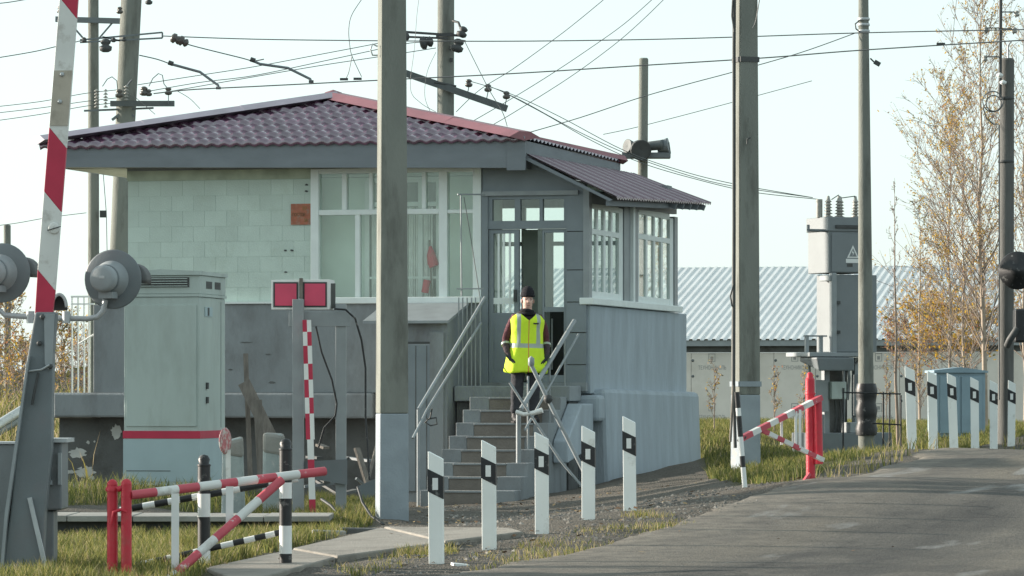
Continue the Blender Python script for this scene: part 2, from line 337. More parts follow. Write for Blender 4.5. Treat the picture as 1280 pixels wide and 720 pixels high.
rr = N('ShaderNodeMapRange'); L(worn, rr.inputs[0]); rr.inputs[3].default_value = .85; rr.inputs[4].default_value = .5; L(rr.outputs[0], b.inputs['Roughness'])
b.inputs['Specular IOR Level'].default_value = .3
bp = N('ShaderNodeBump'); bp.inputs['Strength'].default_value = .8; bp.inputs['Distance'].default_value = .016
L(noise_n(45, 5), bp.inputs['Height']); L(bp.outputs[0], b.inputs['Normal'])
# dense strips along the left edge with a ragged border
ys = np.concatenate([np.arange(1, 22, .6), np.arange(22, 60, .2), np.arange(60, 96, .6)])
lx = np.interp(ys, [p[1] for p in ROAD_L], [p[0] for p in ROAD_L])
offs = [0,.08,.2,.4,.8,1.2,1.8,2.4,3,3.8,4.6,5.4,6.2,7,7.8,8.6,9]
vs = []; uvs = []
for y, x0 in zip(ys, lx):
    wob = .26*mnoise.noise((y*.9, 3, 0))+.12*mnoise.noise((y*3.1, 8, 0))+.05*mnoise.noise((y*9, 5, 0))
    for k, o in enumerate(offs):
        x = x0 + (wob*(1-min(o/1.2, 1)) if o < 1.2 else 0)+o*1.03; yy = y-o*.3
        vs.append((x, yy)); uvs.append((o, y))
va = np.array(vs); vz = ground(va[:,0], va[:,1])+.022
k = len(offs)
vz = vz.reshape(-1, k); vz[:,0] -= .035; vz[:, 1:] += .012*np.sin(np.array(offs[1:])/9*math.pi); vz = vz.ravel()
fc = [(j*k+i, j*k+i+1, (j+1)*k+i+1, (j+1)*k+i) for j in range(len(ys)-1) for i in range(k-1)]
me = bpy.data.meshes.new('road'); me.from_pydata([(a[0], a[1], z) for a, z in zip(va, vz)], [], fc); me.materials.append(am)
me.polygons.foreach_set('use_smooth', [True]*len(me.polygons))
ul = me.uv_layers.new(name='road'); vi = np.zeros(len(me.loops), int); me.loops.foreach_get('vertex_index', vi)
ul.data.foreach_set('uv', np.array(uvs)[vi].ravel().astype(np.float32))
o = bpy.data.objects.new('road', me); COL.objects.link(o); struct(o)

# concrete path: separate slabs
M['path'] = mat('path_concrete', (.25,.235,.205), .9, .14, 3, .4, 50, dirt=(.16,.15,.13), dscale=2.2)
pth = thing('path', 'x', 'x', (0,0,0)); del pth['label']; del pth['category']; struct(pth)
pa = [Vector(G(*p)) for p in ((255,716),(365,692),(478,665),(640,667))]; pb = [Vector(G(*p)) for p in ((300,735),(420,702),(555,684),(655,672))]
for i in range(3):
    n_ = 1 if i == 2 else 1
    a0, a1, b0, b1 = pa[i], pa[i+1], pb[i], pb[i+1]
    g0 = .012
    q = [a0.lerp(a1, g0), a0.lerp(a1, 1-g0), b0.lerp(b1, 1-g0), b0.lerp(b1, g0)]
    mb = MB(); mb.hexa([Vector((p.x, p.y, p.z-.1)) for p in q]+[Vector((p.x, p.y, p.z+.035+.006*i)) for p in q])
    mb.build('slab', M['path'], pth, bevel=.012)
# ------------------------------------------------------------------ grass and stones (one object per kind of cover)
def translucent(m_, fac=.45):
    t = m_.node_tree; b_ = t.nodes['Principled BSDF']; b_.inputs['Specular IOR Level'].default_value = .25; src = b_.inputs['Base Color'].links[0].from_socket
    tr_ = t.nodes.new('ShaderNodeBsdfTranslucent'); mx = t.nodes.new('ShaderNodeMixShader'); mx.inputs[0].default_value = fac; o_ = t.nodes['Material Output']
    t.links.new(src, tr_.inputs[0]); t.links.new(b_.outputs[0], mx.inputs[1]); t.links.new(tr_.outputs[0], mx.inputs[2]); t.links.new(mx.outputs[0], o_.inputs[0])
GM = [mat('grass_green', (.13,.155,.045), .7, .3, 3), mat('grass_yellow', (.27,.25,.08), .7, .25, 3), mat('grass_straw', (.36,.3,.18), .8, .25, 3)]
for m_ in GM:
    translucent(m_)
def grass(name, poly, n, h0, h1, wid, mix_, clump=1.0, avoid=None):
    P = np.array([p[:2] for p in poly]); lo = P.min(0); hi = P.max(0)
    x = rng.uniform(lo[0], hi[0], n*4); y = rng.uniform(lo[1], hi[1], n*4)
    ok = in_poly(x, y, [tuple(p) for p in P]); x = x[ok]; y = y[ok]
    den = np.array([mnoise.noise((a*1.1, b_*1.1, 5.0))+.6*mnoise.noise((a*3.5, b_*3.5, 1.0)) for a, b_ in zip(x, y)])
    keep = rng.uniform(-.75, .55, len(x)) < den*clump+ (1-clump)*.4
    x = x[keep][:n]; y = y[keep][:n]; den = den[keep][:n]; k = len(x); z = ground(x, y)-.02
    h = rng.uniform(h0, h1, k)*(1+.5*np.clip(den, -.6, 1)); a = rng.uniform(0, 2*np.pi, k); lean = rng.uniform(.1, .75, k)*h; la = rng.uniform(0, 2*np.pi, k)
    ww = wid*rng.uniform(.6, 1.3, k); dx = np.cos(a)*ww/2; dy = np.sin(a)*ww/2; lx_ = np.cos(la)*lean; ly_ = np.sin(la)*lean
    V = np.empty((k, 5, 3))
    V[:,0] = np.stack([x-dx, y-dy, z], -1); V[:,1] = np.stack([x+dx, y+dy, z], -1)
    V[:,2] = np.stack([x-dx*.8+lx_*.35, y-dy*.8+ly_*.35, z+h*.6], -1); V[:,3] = np.stack([x+dx*.8+lx_*.35, y+dy*.8+ly_*.35, z+h*.6], -1)
    V[:,4] = np.stack([x+lx_, y+ly_, z+h], -1)
    me = bpy.data.meshes.new(name); base = np.arange(k)*5
    tri = np.stack([base,base+1,base+3, base,base+3,base+2, base+2,base+3,base+4], -1).reshape(-1, 3)
    me.vertices.add(k*5); me.vertices.foreach_set('co', V.reshape(-1)); me.loops.add(tri.size); me.loops.foreach_set('vertex_index', tri.ravel().astype(np.int32))
    me.polygons.add(len(tri)); me.polygons.foreach_set('loop_start', np.arange(0, tri.size, 3, dtype=np.int32)); me.polygons.foreach_set('loop_total', np.full(len(tri), 3, dtype=np.int32))
    for m_ in GM: me.materials.append(m_)
    mi = np.repeat(rng.choice(3, k, p=mix_), 3); me.polygons.foreach_set('material_index', mi.astype(np.int32))
    me.update(calc_edges=True); o = bpy.data.objects.new(name, me); COL.objects.link(o); stuff(o)
    tag(o, {'verge_grass':'yellow green autumn grass in front of the striped railing'}.get(name, 'x'), 'grass'); return o
grass('verge_grass', GRASS_A, 65000, .045, .15, .008, [.52,.38,.1])
o = grass('embankment_grass', GRASS_B, 100000, .045, .14, .011, [.55,.38,.07], .8); o['label'] = 'sunlit rough grass between the hut and the white barn'
o = grass('yard_grass', GRASS_C, 2200, .06, .2, .01, [.7,.2,.1]); o['label'] = 'green grass tufts along the foot of the hut by the relay cabinet'
o = grass('track_side_grass', GRASS_D, 9000, .3, .8, .03, [.2,.35,.45]); o['label'] = 'dry tall grass behind the raised barrier at far left'
tuft_poly = wpoly([(560,706),(620,690),(720,668),(790,640),(880,655),(820,668),(700,700),(600,715)])
o = grass('shoulder_grass', tuft_poly, 3000, .02, .08, .008, [.3,.35,.35], 1.5); o['label'] = 'sparse short grass among gravel at the foot of the marker posts'
edge_poly = [(2.6,38.9),(3.35,41.2),(4.0,43.5),(4.7,46.5),(5.7,51),(7.3,58),(7.6,57.2),(5.95,49.5),(4.7,43.8),(3.1,38.5)]
o = grass('roadside_grass', edge_poly, 3200, .05, .22, .012, [.2,.3,.5]); o['label'] = 'dry straw grass fringing the road beyond the red posts'
tr_poly = wpoly([(405,712),(470,700),(560,678),(575,690),(520,706),(440,722)])
o = grass('path_edge_grass', tr_poly, 1800, .02, .09, .008, [.35,.45,.2], 1.4); o['label'] = 'thin grass on the right edge of the concrete path'
mb = MB(); SM = [mat('stone_dark', (.1,.1,.095), .9), mat('stone_mid', (.17,.16,.14), .9), mat('stone_pale', (.27,.255,.23), .9)]
SH = wpoly([(395,722),(545,680),(600,668),(520,650),(560,634),(700,640),(900,612),(1000,606),(960,632),(860,655),(760,682),(640,712),(560,726)])
lo = np.min(SH, 0); hi = np.max(SH, 0); sx = rng.uniform(lo[0], hi[0], 16000); sy = rng.uniform(lo[1], hi[1], 16000); ok = in_poly(sx, sy, SH); sx = sx[ok]; sy = sy[ok]; sz = ground(sx, sy)
for x, y, z in zip(sx, sy, sz):
    if mnoise.noise((x*1.5, y*1.5, 9)) < -.15+random.uniform(-.3, .3): continue
    r = .005+.022*random.random()**5; z += .012+.03*mnoise.noise((x*.8, y*.8, 0))+.025*mnoise.noise((x*2.7, y*2.7, 3))
    c = [Vector((x+random.uniform(.6,1.2)*r*math.cos(t_), y+random.uniform(.6,1.2)*r*math.sin(t_), z)) for t_ in (0,1.26,2.5,3.77,5.03)]
    mb.add(c+[Vector((x, y, z+r*random.uniform(.5,.9)))], [(i,(i+1)%5,5) for i in range(5)], random.choices((0,1,2),(3,4,2))[0])
o = mb.build('gravel', SM); stuff(o); tag(o, 'loose gravel scattered on the road shoulder round the marker posts', 'gravel')

lm_ = MB(); lr = random.Random(3); LIT = [mat('litter_brown', (.16,.09,.045), .8, .3, 9), mat('litter_tan', (.3,.21,.1), .8, .3, 9)]
for k_ in range(1500):
    x = lr.uniform(-2.2, 3.2); y = lr.uniform(28, 48)
    if not in_poly([x], [y], ROAD_POLY)[0] or lr.random() < .12:
        if mnoise.noise((x*1.2, y*1.2, 4)) < lr.uniform(-.4,.3): continue
        z = gz(x, y)+.02+.03*mnoise.noise((x*.8, y*.8, 0))+.025*mnoise.noise((x*2.7, y*2.7, 3)); a = lr.uniform(0, 6.28); s = lr.uniform(.012,.035); t_ = lr.uniform(-.6,.6)
        u = Vector((math.cos(a), math.sin(a), t_*.6))*s; v = Vector((-math.sin(a), math.cos(a), -t_*.4))*s*.6; c = Vector((x,y,z+.008)); lm_.add([c-u,c+v,c+u,c-v], [(0,1,2,3)], lr.randint(0,1))
o = lm_.build('leaf_litter', LIT); stuff(o); tag(o, 'brown fallen leaves on the earth in front of the hut', 'leaves')
# ------------------------------------------------------------------ the crossing keeper's hut
TH = R(14.7); CS, SN = math.cos(TH), math.sin(TH); C0 = Vector((.988, 52))
hut = thing('crossing_hut', 'pale green railway crossing hut with burgundy tiled roof, glazed porch and concrete steps', 'hut', (C0.x, C0.y, 0), -TH)
def H(px, py, v=0):                     # photo pixel -> hut coordinates on the plane y = v
    dx = (px-640)/F; t_ = (v + C0.x*SN + C0.y*CS)/(dx*SN+CS); p = Vector((dx*t_-C0.x, t_-C0.y))
    return Vector((p.x*CS-p.y*SN, v, EYE+(HY-py)/F*t_))
def HX(px, py, x=0):                    # ... on the plane x = x
    dx = (px-640)/F; t_ = (x + C0.x*CS - C0.y*SN)/(dx*CS-SN); p = Vector((dx*t_-C0.x, t_-C0.y))
    return Vector((x, p.x*SN+p.y*CS, EYE+(HY-py)/F*t_))
def hx(px, v=0): return H(px, 300, v).x
def hz(py, px=400, v=0): return H(px, py, v).z
def hutg(x, v): return gz(C0.x+x*CS+v*SN, C0.y-x*SN+v*CS)
XL, XR = hx(160), 0.0; BK = 5.3
zEv = 4.67; y0r, y1r = -.5, 5.1; xl, xr = H(50,178,-.5).x, H(656,172,-.5).x
pk = Vector((xl*.5+xr*.5-.12, 2.3, 5.44))
# --- block wall left of the window
z_lo, z_hi = hz(378), hz(211); wx0, wx1 = XL, hx(390)
mb = MB(); mb.box((wx0+.005, .005, z_lo-.05), (wx1, .3, 4.4)); mb.build('wall', M['mint_mortar'], hut)
nr = 8; rh = (z_hi-.13-z_lo)/nr; bw = .31
bm_full = MB().box((0,0,0), (bw-.0025, .034, rh-.0025)).mesh('block', M['mint'])
for r_ in range(nr):
    x = wx0 - (bw*.5 if r_ % 2 else 0)
    while x < wx1-.02:
        a, b_ = max(x, wx0), min(x+bw-.0025, wx1)
        if b_-a > .03:
            dy = random.uniform(-.0012, .0012)
            if a == x and b_ == x+bw-.0025: link_mesh('block', bm_full, hut, (x, dy, z_lo+r_*rh))
            else: MB().box((0,0,0), (b_-a, .034, rh-.0025)).build('block', M['mint'], hut, (a, dy, z_lo+r_*rh))
        x += bw
MB().box((wx0-.01, -.012, z_hi-.128), (wx1, .03, z_hi+.12)).build('stained_band', M['ochre_band'], hut)
# --- lower grey wall, beam and foundation
mb = MB(); xa, xb = hx(119), hx(603)
mb.box((xa, -.075, hz(491)), (xb, .2, z_lo-.012)); mb.build('lower_wall', M['grey'], hut, bevel=.01)
MB().box((wx0-.3, -.11, z_lo-.014), (hx(392), .02, z_lo+.012)).build('ledge', M['white_frame'], hut)
mb = MB(); mb.hexa([(hx(66,-.16),-.16,hz(522)),(hx(470),-.16,hz(523)),(hx(470),.2,hz(523)),(hx(66),.2,hz(522)),(hx(66,-.16),-.16,hz(491)+.001),(hx(470),-.16,hz(491)),(hx(470),.2,hz(491)),(hx(66),.2,hz(491)+.001)])
mb.build('plinth_beam', M['grey'], hut, bevel=.03)
mb = MB(); mb.box((hx(66), .24, -.3), (hx(735), .5, hz(491))); mb.build('foundation', M['foundation'], hut)
def blob(cx, cz, rx, rz_, y, n=26, amp=.5, sd=0):
    rr_ = random.Random(sd); return [(cx+rx*math.cos(2*math.pi*i/n)*(1-amp*rr_.random()), y, cz+rz_*math.sin(2*math.pi*i/n)*(1-amp*rr_.random())) for i in range(n)]
for k_, (px, py, rx, rz_) in enumerate(((97,566,.17,.09),(107,590,.17,.09),(88,590,.08,.035),(145,540,.1,.12),(114,597,.05,.05),(110,553,.03,.03),(118,552,.018,.02),(84,605,.04,.03))):
    p = H(px, py, .236); MB().prism(blob(p.x, p.z, rx, rz_, .236, sd=k_), (0,.003,0)).build('peeled_patch', M['white_patch'], hut)
# lime stains and chips on the lower grey wall
for k_, (px, py, rx, rz_) in enumerate(((308,428,.1,.012),(335,443,.05,.012),(288,462,.035,.012),(340,478,.06,.02))):
    p = H(px, py, -.079); MB().prism(blob(p.x, p.z, rx, rz_, -.079, sd=30+k_), (0,.003,0)).build('chipped_patch', M['foundation'], hut)
for k_, (px, py) in enumerate(((383,231),(383,239),(357,313),(365,313),(357,340))):
    p = H(px, py, -.006); MB().prism(blob(p.x, p.z, .03, .018, -.008, n=9, sd=60+k_), (0,.004,0)).build('chipped_patch', M['dark_metal'], hut)
# --- remaining walls, floor and ceiling
zF = 1.50
MB().box((XL+.01, .31, -.2), (XL+.26, BK-.02, 4.4)).build('wall', M['mint'], hut)
MB().box((XL+.26, .31, zF-.15), (-.12, BK-.3, zF)).build('floor', M['wood'], hut)
MB().box((XL+.27, .31, 4.26), (-.8, BK-.3, 4.3)).build('ceiling', M['mint_inner'], hut)
# back wall with the wide window that lets the daylight through
bx0, bx1, bz0, bz1 = -2.9, -.16, 2.32, 4.05
mb = MB(); mb.box((XL+.27, BK-.28, -.2), (bx0, BK, 4.34)); mb.box((bx0, BK-.28, -.2), (-.05, BK, bz0)); mb.box((bx0, BK-.28, bz1), (-.05, BK, 4.34))
mb.build('wall', M['grey'], hut)
bwin = MB()
for x in (bx0+.03, -2.2, -1.35, -.62, bx1-.03): bwin.box((x-.03, BK-.16, bz0), (x+.03, BK-.1, bz1))
bwin.box((bx0, BK-.155, 3.5), (bx1, BK-.105, 3.56))
bwf = bwin.build('back_window', M['white_frame'], hut)
MB().box((bx0, BK-.135, bz0), (bx1, BK-.13, bz1)).build('pane', M['glass_clear'], bwf)
# inner room partition seen behind the big front window
MB().box((XL+.27, .42, zF), (hx(606,.42), .5, 4.25)).build('inner_wall', M['mint_inner'], hut)
MB().box((hx(606), .11, zF), (hx(606)+.08, .6, 4.25)).build('inner_wall', M['mint_inner'], hut)
M['inner_pane'] = mat('inner_window_pane', (.16,.2,.18), .25, .15, 3, spec=.6)
iw = MB(); a, b_ = H(460,226,.41), H(549,372,.41)
n_ = 4
for k_ in range(n_+1):
    x = a.x+(b_.x-a.x)*k_/n_; iw.box((x-.03, 0.36, b_.z-.1), (x+.03, .417, a.z))
iw.box((a.x, .365, a.z-.35), (b_.x, .415, a.z-.29)); iw.box((a.x, 0.366, a.z-.03), (b_.x, .414, a.z+.04)); iw.box((a.x,.366,2.9),(b_.x,.414,2.93))
inw = iw.build('inner_window', M['white_frame'], hut)
MB().box((a.x, .40, b_.z-.1), (b_.x, .4185, a.z)).build('pane', M['inner_pane'], inw)
cm = MB()
for k_ in range(26):
    x = a.x+.04+(b_.x-a.x-.1)*k_/26
    if k_ % 7 in (0, 6): continue
    cm.tube([(x, .392, 2.4), (x, .392, a.z-.36)], .012+.006*(k_ % 3), 6)
cm.build('curtain', M['curtain'], inw)
# --- big front window
fw = MB(); zt, zb, zs = hz(211), hz(372), hz(266)
def bar_z(px0, px1, py0, py1, v0=-.03, v1=.07, mb_=None):
    p, q = H(px0, py1), H(px1, py0); (mb_ or fw).box((p.x, v0, p.z), (q.x, v1, q.z))
X3 = lambda px: hx(px)
for p0, p1, f_ in ((389.5,399.5,-.05),(549.5,560,-.045),(592,602.5,-.05)): fw.box((X3(p0), f_, zb), (X3(p1), .09, zt))
fw.box((X3(399.5), -.046, hz(217.5)), (X3(592), .088, zt-.001)); fw.box((X3(399.5), -.04, zs-.035), (X3(549.5), .08, zs+.035)); fw.box((X3(560), -.034, zs-.03), (X3(592), .08, zs+.02))
for p0, p1 in ((428,434),(462,466.5),(500,506),(528,533)): fw.box((X3(p0), -.03, zs+.035), (X3(p1), .07, hz(217.5)))
for p0, p1 in ((444.5,450.5),(496,504)): fw.box((X3(p0), -.03, zb), (X3(p1), .07, zs-.035))
fwin = fw.build('front_window', M['white_frame'], hut, bevel=.006)
MB().box((X3(388), -.13, hz(380)), (X3(604), .1, zb-.002)).build('sill', M['white_frame'], fwin, bevel=.008)
for p0, p1, za, zc in [(399.5,428,zs+.035,hz(217.5)),(434,462,zs+.035,hz(217.5)),(466.5,500,zs+.035,hz(217.5)),(506,528,zs+.035,hz(217.5)),(533,549.5,zs+.035,hz(217.5)),
                     (399.5,444.5,zb,zs-.035),(450.5,496,zb,zs-.035),(504,549.5,zb,zs-.035),(560,592,zb,zs-.03),(560,592,zs+.02,hz(217.5))]:
    MB().box((X3(p0)+.001, .02, za), (X3(p1)-.001, .026, zc)).build('pane', M['glass'], fwin)
MB().box((XL, -.02, zt+.005), (-.74, .25, 4.42)).build('lintel', M['grey'], hut)
# --- porch front with the double door
dz = lambda py: hz(py, 660)
hp = [(603,209),(654,209),(654,196),(731,230.5),(731,243),(603,243)]
MB().prism([H(*p, -.03) for p in hp], (0,.12,0)).build('gable_panel', M['grey_door'], hut)
MB().box((hx(603), -.05, dz(490)), (hx(611), .1, dz(243))).build('door_jamb', M['grey_door'], hut)
MB().box((hx(604), -.075, dz(244.5)), (hx(724), .0, dz(239))).build('door_head', M['steel_light'], hut)
sz_ = [243,290,338,378,416,456,489]
for a, b_ in zip(sz_[:-1], sz_[1:]):
    MB().box((hx(709), -.045+random.uniform(-.006,.006), dz(b_)+.006), (-.012, .09, dz(a)-.006)).build('siding_board', M['grey_door'], hut)
MB().box((hx(710), -.02, dz(489)), (-.03, .08, dz(243))).build('porch_wall', M['foundation'], hut)
MB().box((-.05, -.06, hz(378,735)), (.03, .1, hz(236,735))).build('corner_post', M['steel_light'], hut)
# transom
tr = MB(); tr.box((hx(611),-.03,dz(249)),(hx(709),.06,dz(243.2))); tr.box((hx(611),-.035,dz(286)),(hx(709),.065,dz(276)))
for p0, p1 in ((611,616),(644,651),(675,679),(705.5,709)): tr.box((hx(p0), -.028, dz(276)+.0), (hx(p1), .058, dz(249)))
tro = tr.build('transom', M['grey_door'], hut)
for p0, p1, m_ in ((616,644,'glass'),(651,675,'glass'),(679,705.5,'glass_clear')): MB().box((hx(p0), .01, dz(276)), (hx(p1), .016, dz(249))).build('pane', M[m_], tro)
# closed left leaf
dl = MB(); dl.box((hx(611.5),-.015,dz(478)),(hx(617),.05,dz(286.5))); dl.box((hx(643),-.015,dz(478)),(hx(649),.05,dz(286.5)))
dl.box((hx(617),-.013,dz(291.5)),(hx(643),.048,dz(286.5))); dl.box((hx(617),-.013,dz(478)),(hx(643),.048,dz(391)))
door = dl.build('door', M['grey_door'], hut)
MB().box((hx(617), .015, dz(391)), (hx(643), .021, dz(291.5))).build('pane', M['glass'], door)
for p0 in (622, 628.5, 636): MB().box((hx(p0), -.004, dz(391)), (hx(p0+2.6), .012, dz(291.5))).build('glazing_bar', M['white_frame'], door)
MB().box((hx(617), -.006, dz(380)), (hx(643), .008, dz(372))).build('glazing_bar', M['white_frame'], door)
MB().box((hx(643.5), -.07, dz(377)), (hx(646.5), -.016, dz(362))).build('handle', M['dark_metal'], door)
MB().box((hx(618.5), -.02, dz(462)), (hx(641.5), -.012, dz(404))).build('panel', M['grey_door'], door)
# open middle leaf, then the glazed right leaf over a dark lower opening
MB().box((hx(646), .3, dz(476)), (hx(683), .38, dz(286))).build('inner_door', M['dark_green'], hut)
MB().box((hx(672.5), -.01, dz(478)), (hx(678), .06, dz(286.5))).build('door_post', M['dark_green'], hut)
gl = MB(); gl.box((hx(678.2),-.01,dz(478)),(hx(680.5),.05,dz(286.5))); gl.box((hx(705),-.01,dz(478)),(hx(709),.05,dz(286.5)))
gl.box((hx(680.5),-.008,dz(390)),(hx(705),.048,dz(384))); gl.box((hx(680.5),-.008,dz(291)),(hx(705),.048,dz(286.5))); gl.box((hx(680.5),-.008,dz(478)),(hx(705),.048,dz(469)))
gdo = gl.build('glazed_door', M['grey_door'], hut)
MB().box((hx(680.5), .012, dz(384)), (hx(705), .018, dz(291))).build('pane', M['glass_clear'], gdo)
MB().box((hx(680.5), .3, zF), (hx(708), .34, dz(387))).build('lower_panel', M['dark'], hut)  # near-black sheet that paints the shade inside the lower opening
MB().box((hx(683), .25, dz(462)), (hx(685), .27, dz(398))).build('umbrella_rack', M['steel_light'], hut)
MB().box((hx(603), -.12, dz(489)), (-.0, .05, dz(478.2))).build('threshold', M['grey'], hut)
# --- porch side with two glazed windows over the rendered wall
vz = lambda px: HX(px, 300).y
def ztop(v): return 3.885+.016*v
zsl = HX(735, 374).z+.02
wends = ((736,778.5),(797,841.5))
MB().hexa([(-.06,.1,ztop(.1)-.03),(.01,.1,ztop(.1)-.03),(.01,5.35,ztop(5.35)-.03),(-.06,5.35,ztop(5.35)-.03),(-.06,.1,4.0),(.01,.1,4.0),(.01,5.35,4.16),(-.06,5.35,4.16)]).build('wall_plate', M['steel'], hut)
for pa_, pb_ in ((779,796.5),(842,846)): MB().box((-.08, vz(pa_), zsl), (.015, vz(pb_), 3.9)).build('corner_post', M['steel_light'], hut)
MB().box((-.03, vz(786.5), zsl), (.06, vz(788.8), 3.94)).build('downpipe', M['white_frame'], hut)
for p0, p1 in wends:
    v0, v1 = vz(p0), vz(p1); f_ = MB(); zt0, zt1 = ztop(v0), ztop(v1); ztr = 3.5+.014*(v0)
    f_.box((-.05, v0, zsl), (.0, v0+.1, 3.87)); f_.box((-.05, v1-.22, zsl), (.0, v1, 3.87)); f_.box((-.045, v0+.1, zsl), (-.004, v1-.22, zsl+.09)); f_.box((-.045, v0+.1, 3.8+.016*v0), (-.004, v1-.22, 3.88+.016*v0))
    f_.box((-.047, v0+.1, ztr-.035), (-.003, v1-.22, ztr+.035))
    L_ = v1-.22-(v0+.1)
    for k_ in range(1, 4):
        v = v0+.1+L_*k_/4; f_.box((-.043, v-.055, zsl+.09), (-.006, v+.055, ztr-.035)); f_.box((-.043, v-.05, ztr+.035), (-.006, v+.05, 3.8+.016*v0))
    wo_ = f_.build('side_window', M['white_frame'], hut)
    for k_ in range(4):
        va, vb = v0+.1+L_*k_/4+.056*(k_ > 0), v0+.1+L_*(k_+1)/4-.056*(k_ < 3)
        MB().box((-.026, va, zsl+.09), (-.021, vb, ztr-.035)).build('pane', M['glass_clear'], wo_); MB().box((-.026, va, ztr+.035), (-.021, vb, 3.8+.016*v0)).build('pane', M['glass_clear'], wo_)
MB().box((-.1, -.07, zsl-.09), (.09, vz(846), zsl-.001)).build('window_sill', M['white_frame'], hut, bevel=.01)
ve = 5.9; zm = 1.43
MB().box((-.12, .005, zm-.05), (.035, ve, zsl-.1)).build('side_wall', M['grey_light'], hut, bevel=.012)
mb = MB(); mb.hexa([(-.2,.22,-.4),(.25,.22,-.4),(.26,ve+.12,-.4),(-.2,ve+.12,-.4),(-.2,.2,zm-.02),(.19,.2,zm+.02),(.2,ve+.1,zm-.04),(-.2,ve+.1,zm)])
mb.build('side_footing', M['grey_light'], hut, bevel=.06)
mb = MB(); mb.box((hx(715,-.14), -.14, hz(527,735)), (.19, .2, hz(494,735))); mb.build('beam_end', M['grey_light'], hut, bevel=.05)
# --- concrete steps
zL = 1.5; rise = .163; run = .33; sx0, sx1 = -1.3, -.1; lf = -.75
st_a = M['grey']; st_b = mat('worn_tread', (.175,.163,.145), .9, .15, 5, .3, 40)
MB().box((-1.6, lf, zL-.22), (sx1+.04, -.125, zL-.02)).build('landing', M['grey'], hut, bevel=.015)
MB().box((-1.59, lf+.1, -.2), (sx1-.0, -.125, zL-.23)).build('landing_base', M['foundation'], hut)
for k_ in range(1, 9):
    z1 = zL-rise*k_; ya, yb = lf-run*k_, lf-run*(k_-1)
    lw = .26+random.uniform(-.03,.03); rw = .1+.03*k_
    bz = -.3
    m_ = MB(); m_.box((sx0, ya, bz), (sx0+lw, yb-.001, z1), 0); m_.box((sx0+lw, ya+.004, bz), (sx1-rw, yb-.001, z1-.004), 1); m_.box((sx1-rw, ya, bz), (sx1, yb-.001, z1), 0)
    m_.box((sx0+lw, ya-.012, z1-.03), (sx1-rw, ya+.0035, z1-.002), 0)
    m_.build('step', [st_a, st_b], hut, bevel=.012)
mb = MB(); mb.prism([(sx1+.005, lf, zL-.25), (sx1+.005, lf-.75, zL-.72), (sx1+.005, lf-.75, .5), (sx1+.005, lf+.1, .62), (sx1+.005, -.13, .9), (sx1+.005, -.13, zL-.25)], (.2,0,0)); mb.build('step_side', M['grey_light'], hut, bevel=.02)
# --- cellar entrance box left of the steps
cb0, cb1, cv = H(470,500,-1.0).x, -1.62, -1.0
m_ = MB(); m_.prism([(cb0, cv, -.2), (cb0, -.08, -.2), (cb0, -.08, hz(383)), (cb0, cv, hz(402))], (cb1-cb0, 0, 0)); m_.build('cellar_porch', M['grey'], hut)
m_ = MB(); zc0, zc1 = H(500,403,cv).z+.02, H(500,381).z
m_.hexa([(cb0-.14,cv-.13,zc0-.035),(cb1+.05,cv-.13,zc0-.035),(cb1+.05,-.082,zc1-.01),(cb0-.14,-.082,zc1-.01),(cb0-.14,cv-.13,zc0),(cb1+.05,cv-.13,zc0),(cb1+.05,-.082,zc1+.03),(cb0-.14,-.082,zc1+.03)])
m_.build('cellar_roof', M['steel_light'], hut)
d0, d1 = H(507,600,cv), H(548,430,cv)
cdoor = MB().box((d0.x, cv-.035, .12), (d1.x, cv-.003, d1.z)).build('cellar_door', M['grey_door'], hut, bevel=.006)
for k_ in range(1, 3):
    x = d0.x+(d1.x-d0.x)*k_/3; MB().box((x-.005, cv-.039, .13), (x+.005, cv-.0352, d1.z-.02)).build('joint', M['foundation'], cdoor)
MB().box((d0.x-.03, cv-.02, d1.z+.002), (d1.x+.045, cv-.004, d1.z+.03)).build('door_lintel', M['dark_metal'], hut)
MB().box((d1.x+.008, cv-.02, .1), (d1.x+.03, cv-.004, d1.z)).build('door_gap', M['dark_metal'], hut)
MB().box((cb1-.22, cv-.05, -.1), (cb1-.04, cv-.002, zc0-.15)).build('corner_board', M['grey'], hut)
# --- terrace with its railing at the left end
tx0, tx1 = hx(62), hx(119)
MB().box((tx0, -.1, hz(523)), (tx1-.01, 2.2, hz(492))).build('terrace', M['concrete'], hut)
tr = MB(); zt_, zb_ = hz(372,100,.3), hz(492,100,.3)
for px in (89.5,97,104.5,111): tr.box((hx(px,.3), .29, zb_), (hx(px,.3)+.018, .308, zt_))
tr.box((hx(89,.3), .285, zt_), (hx(118,.3), .313, zt_+.025)); tr.box((hx(89,.3), .287, hz(381,100,.3)), (hx(118,.3), .311, hz(381,100,.3)+.02))
tr.tube([(hx(99,.3), .28, hz(430,100,.3)), (hx(120,.3), .28, hz(417,100,.3))], .012, 6)
tr.build('terrace_railing', M['white'], hut)
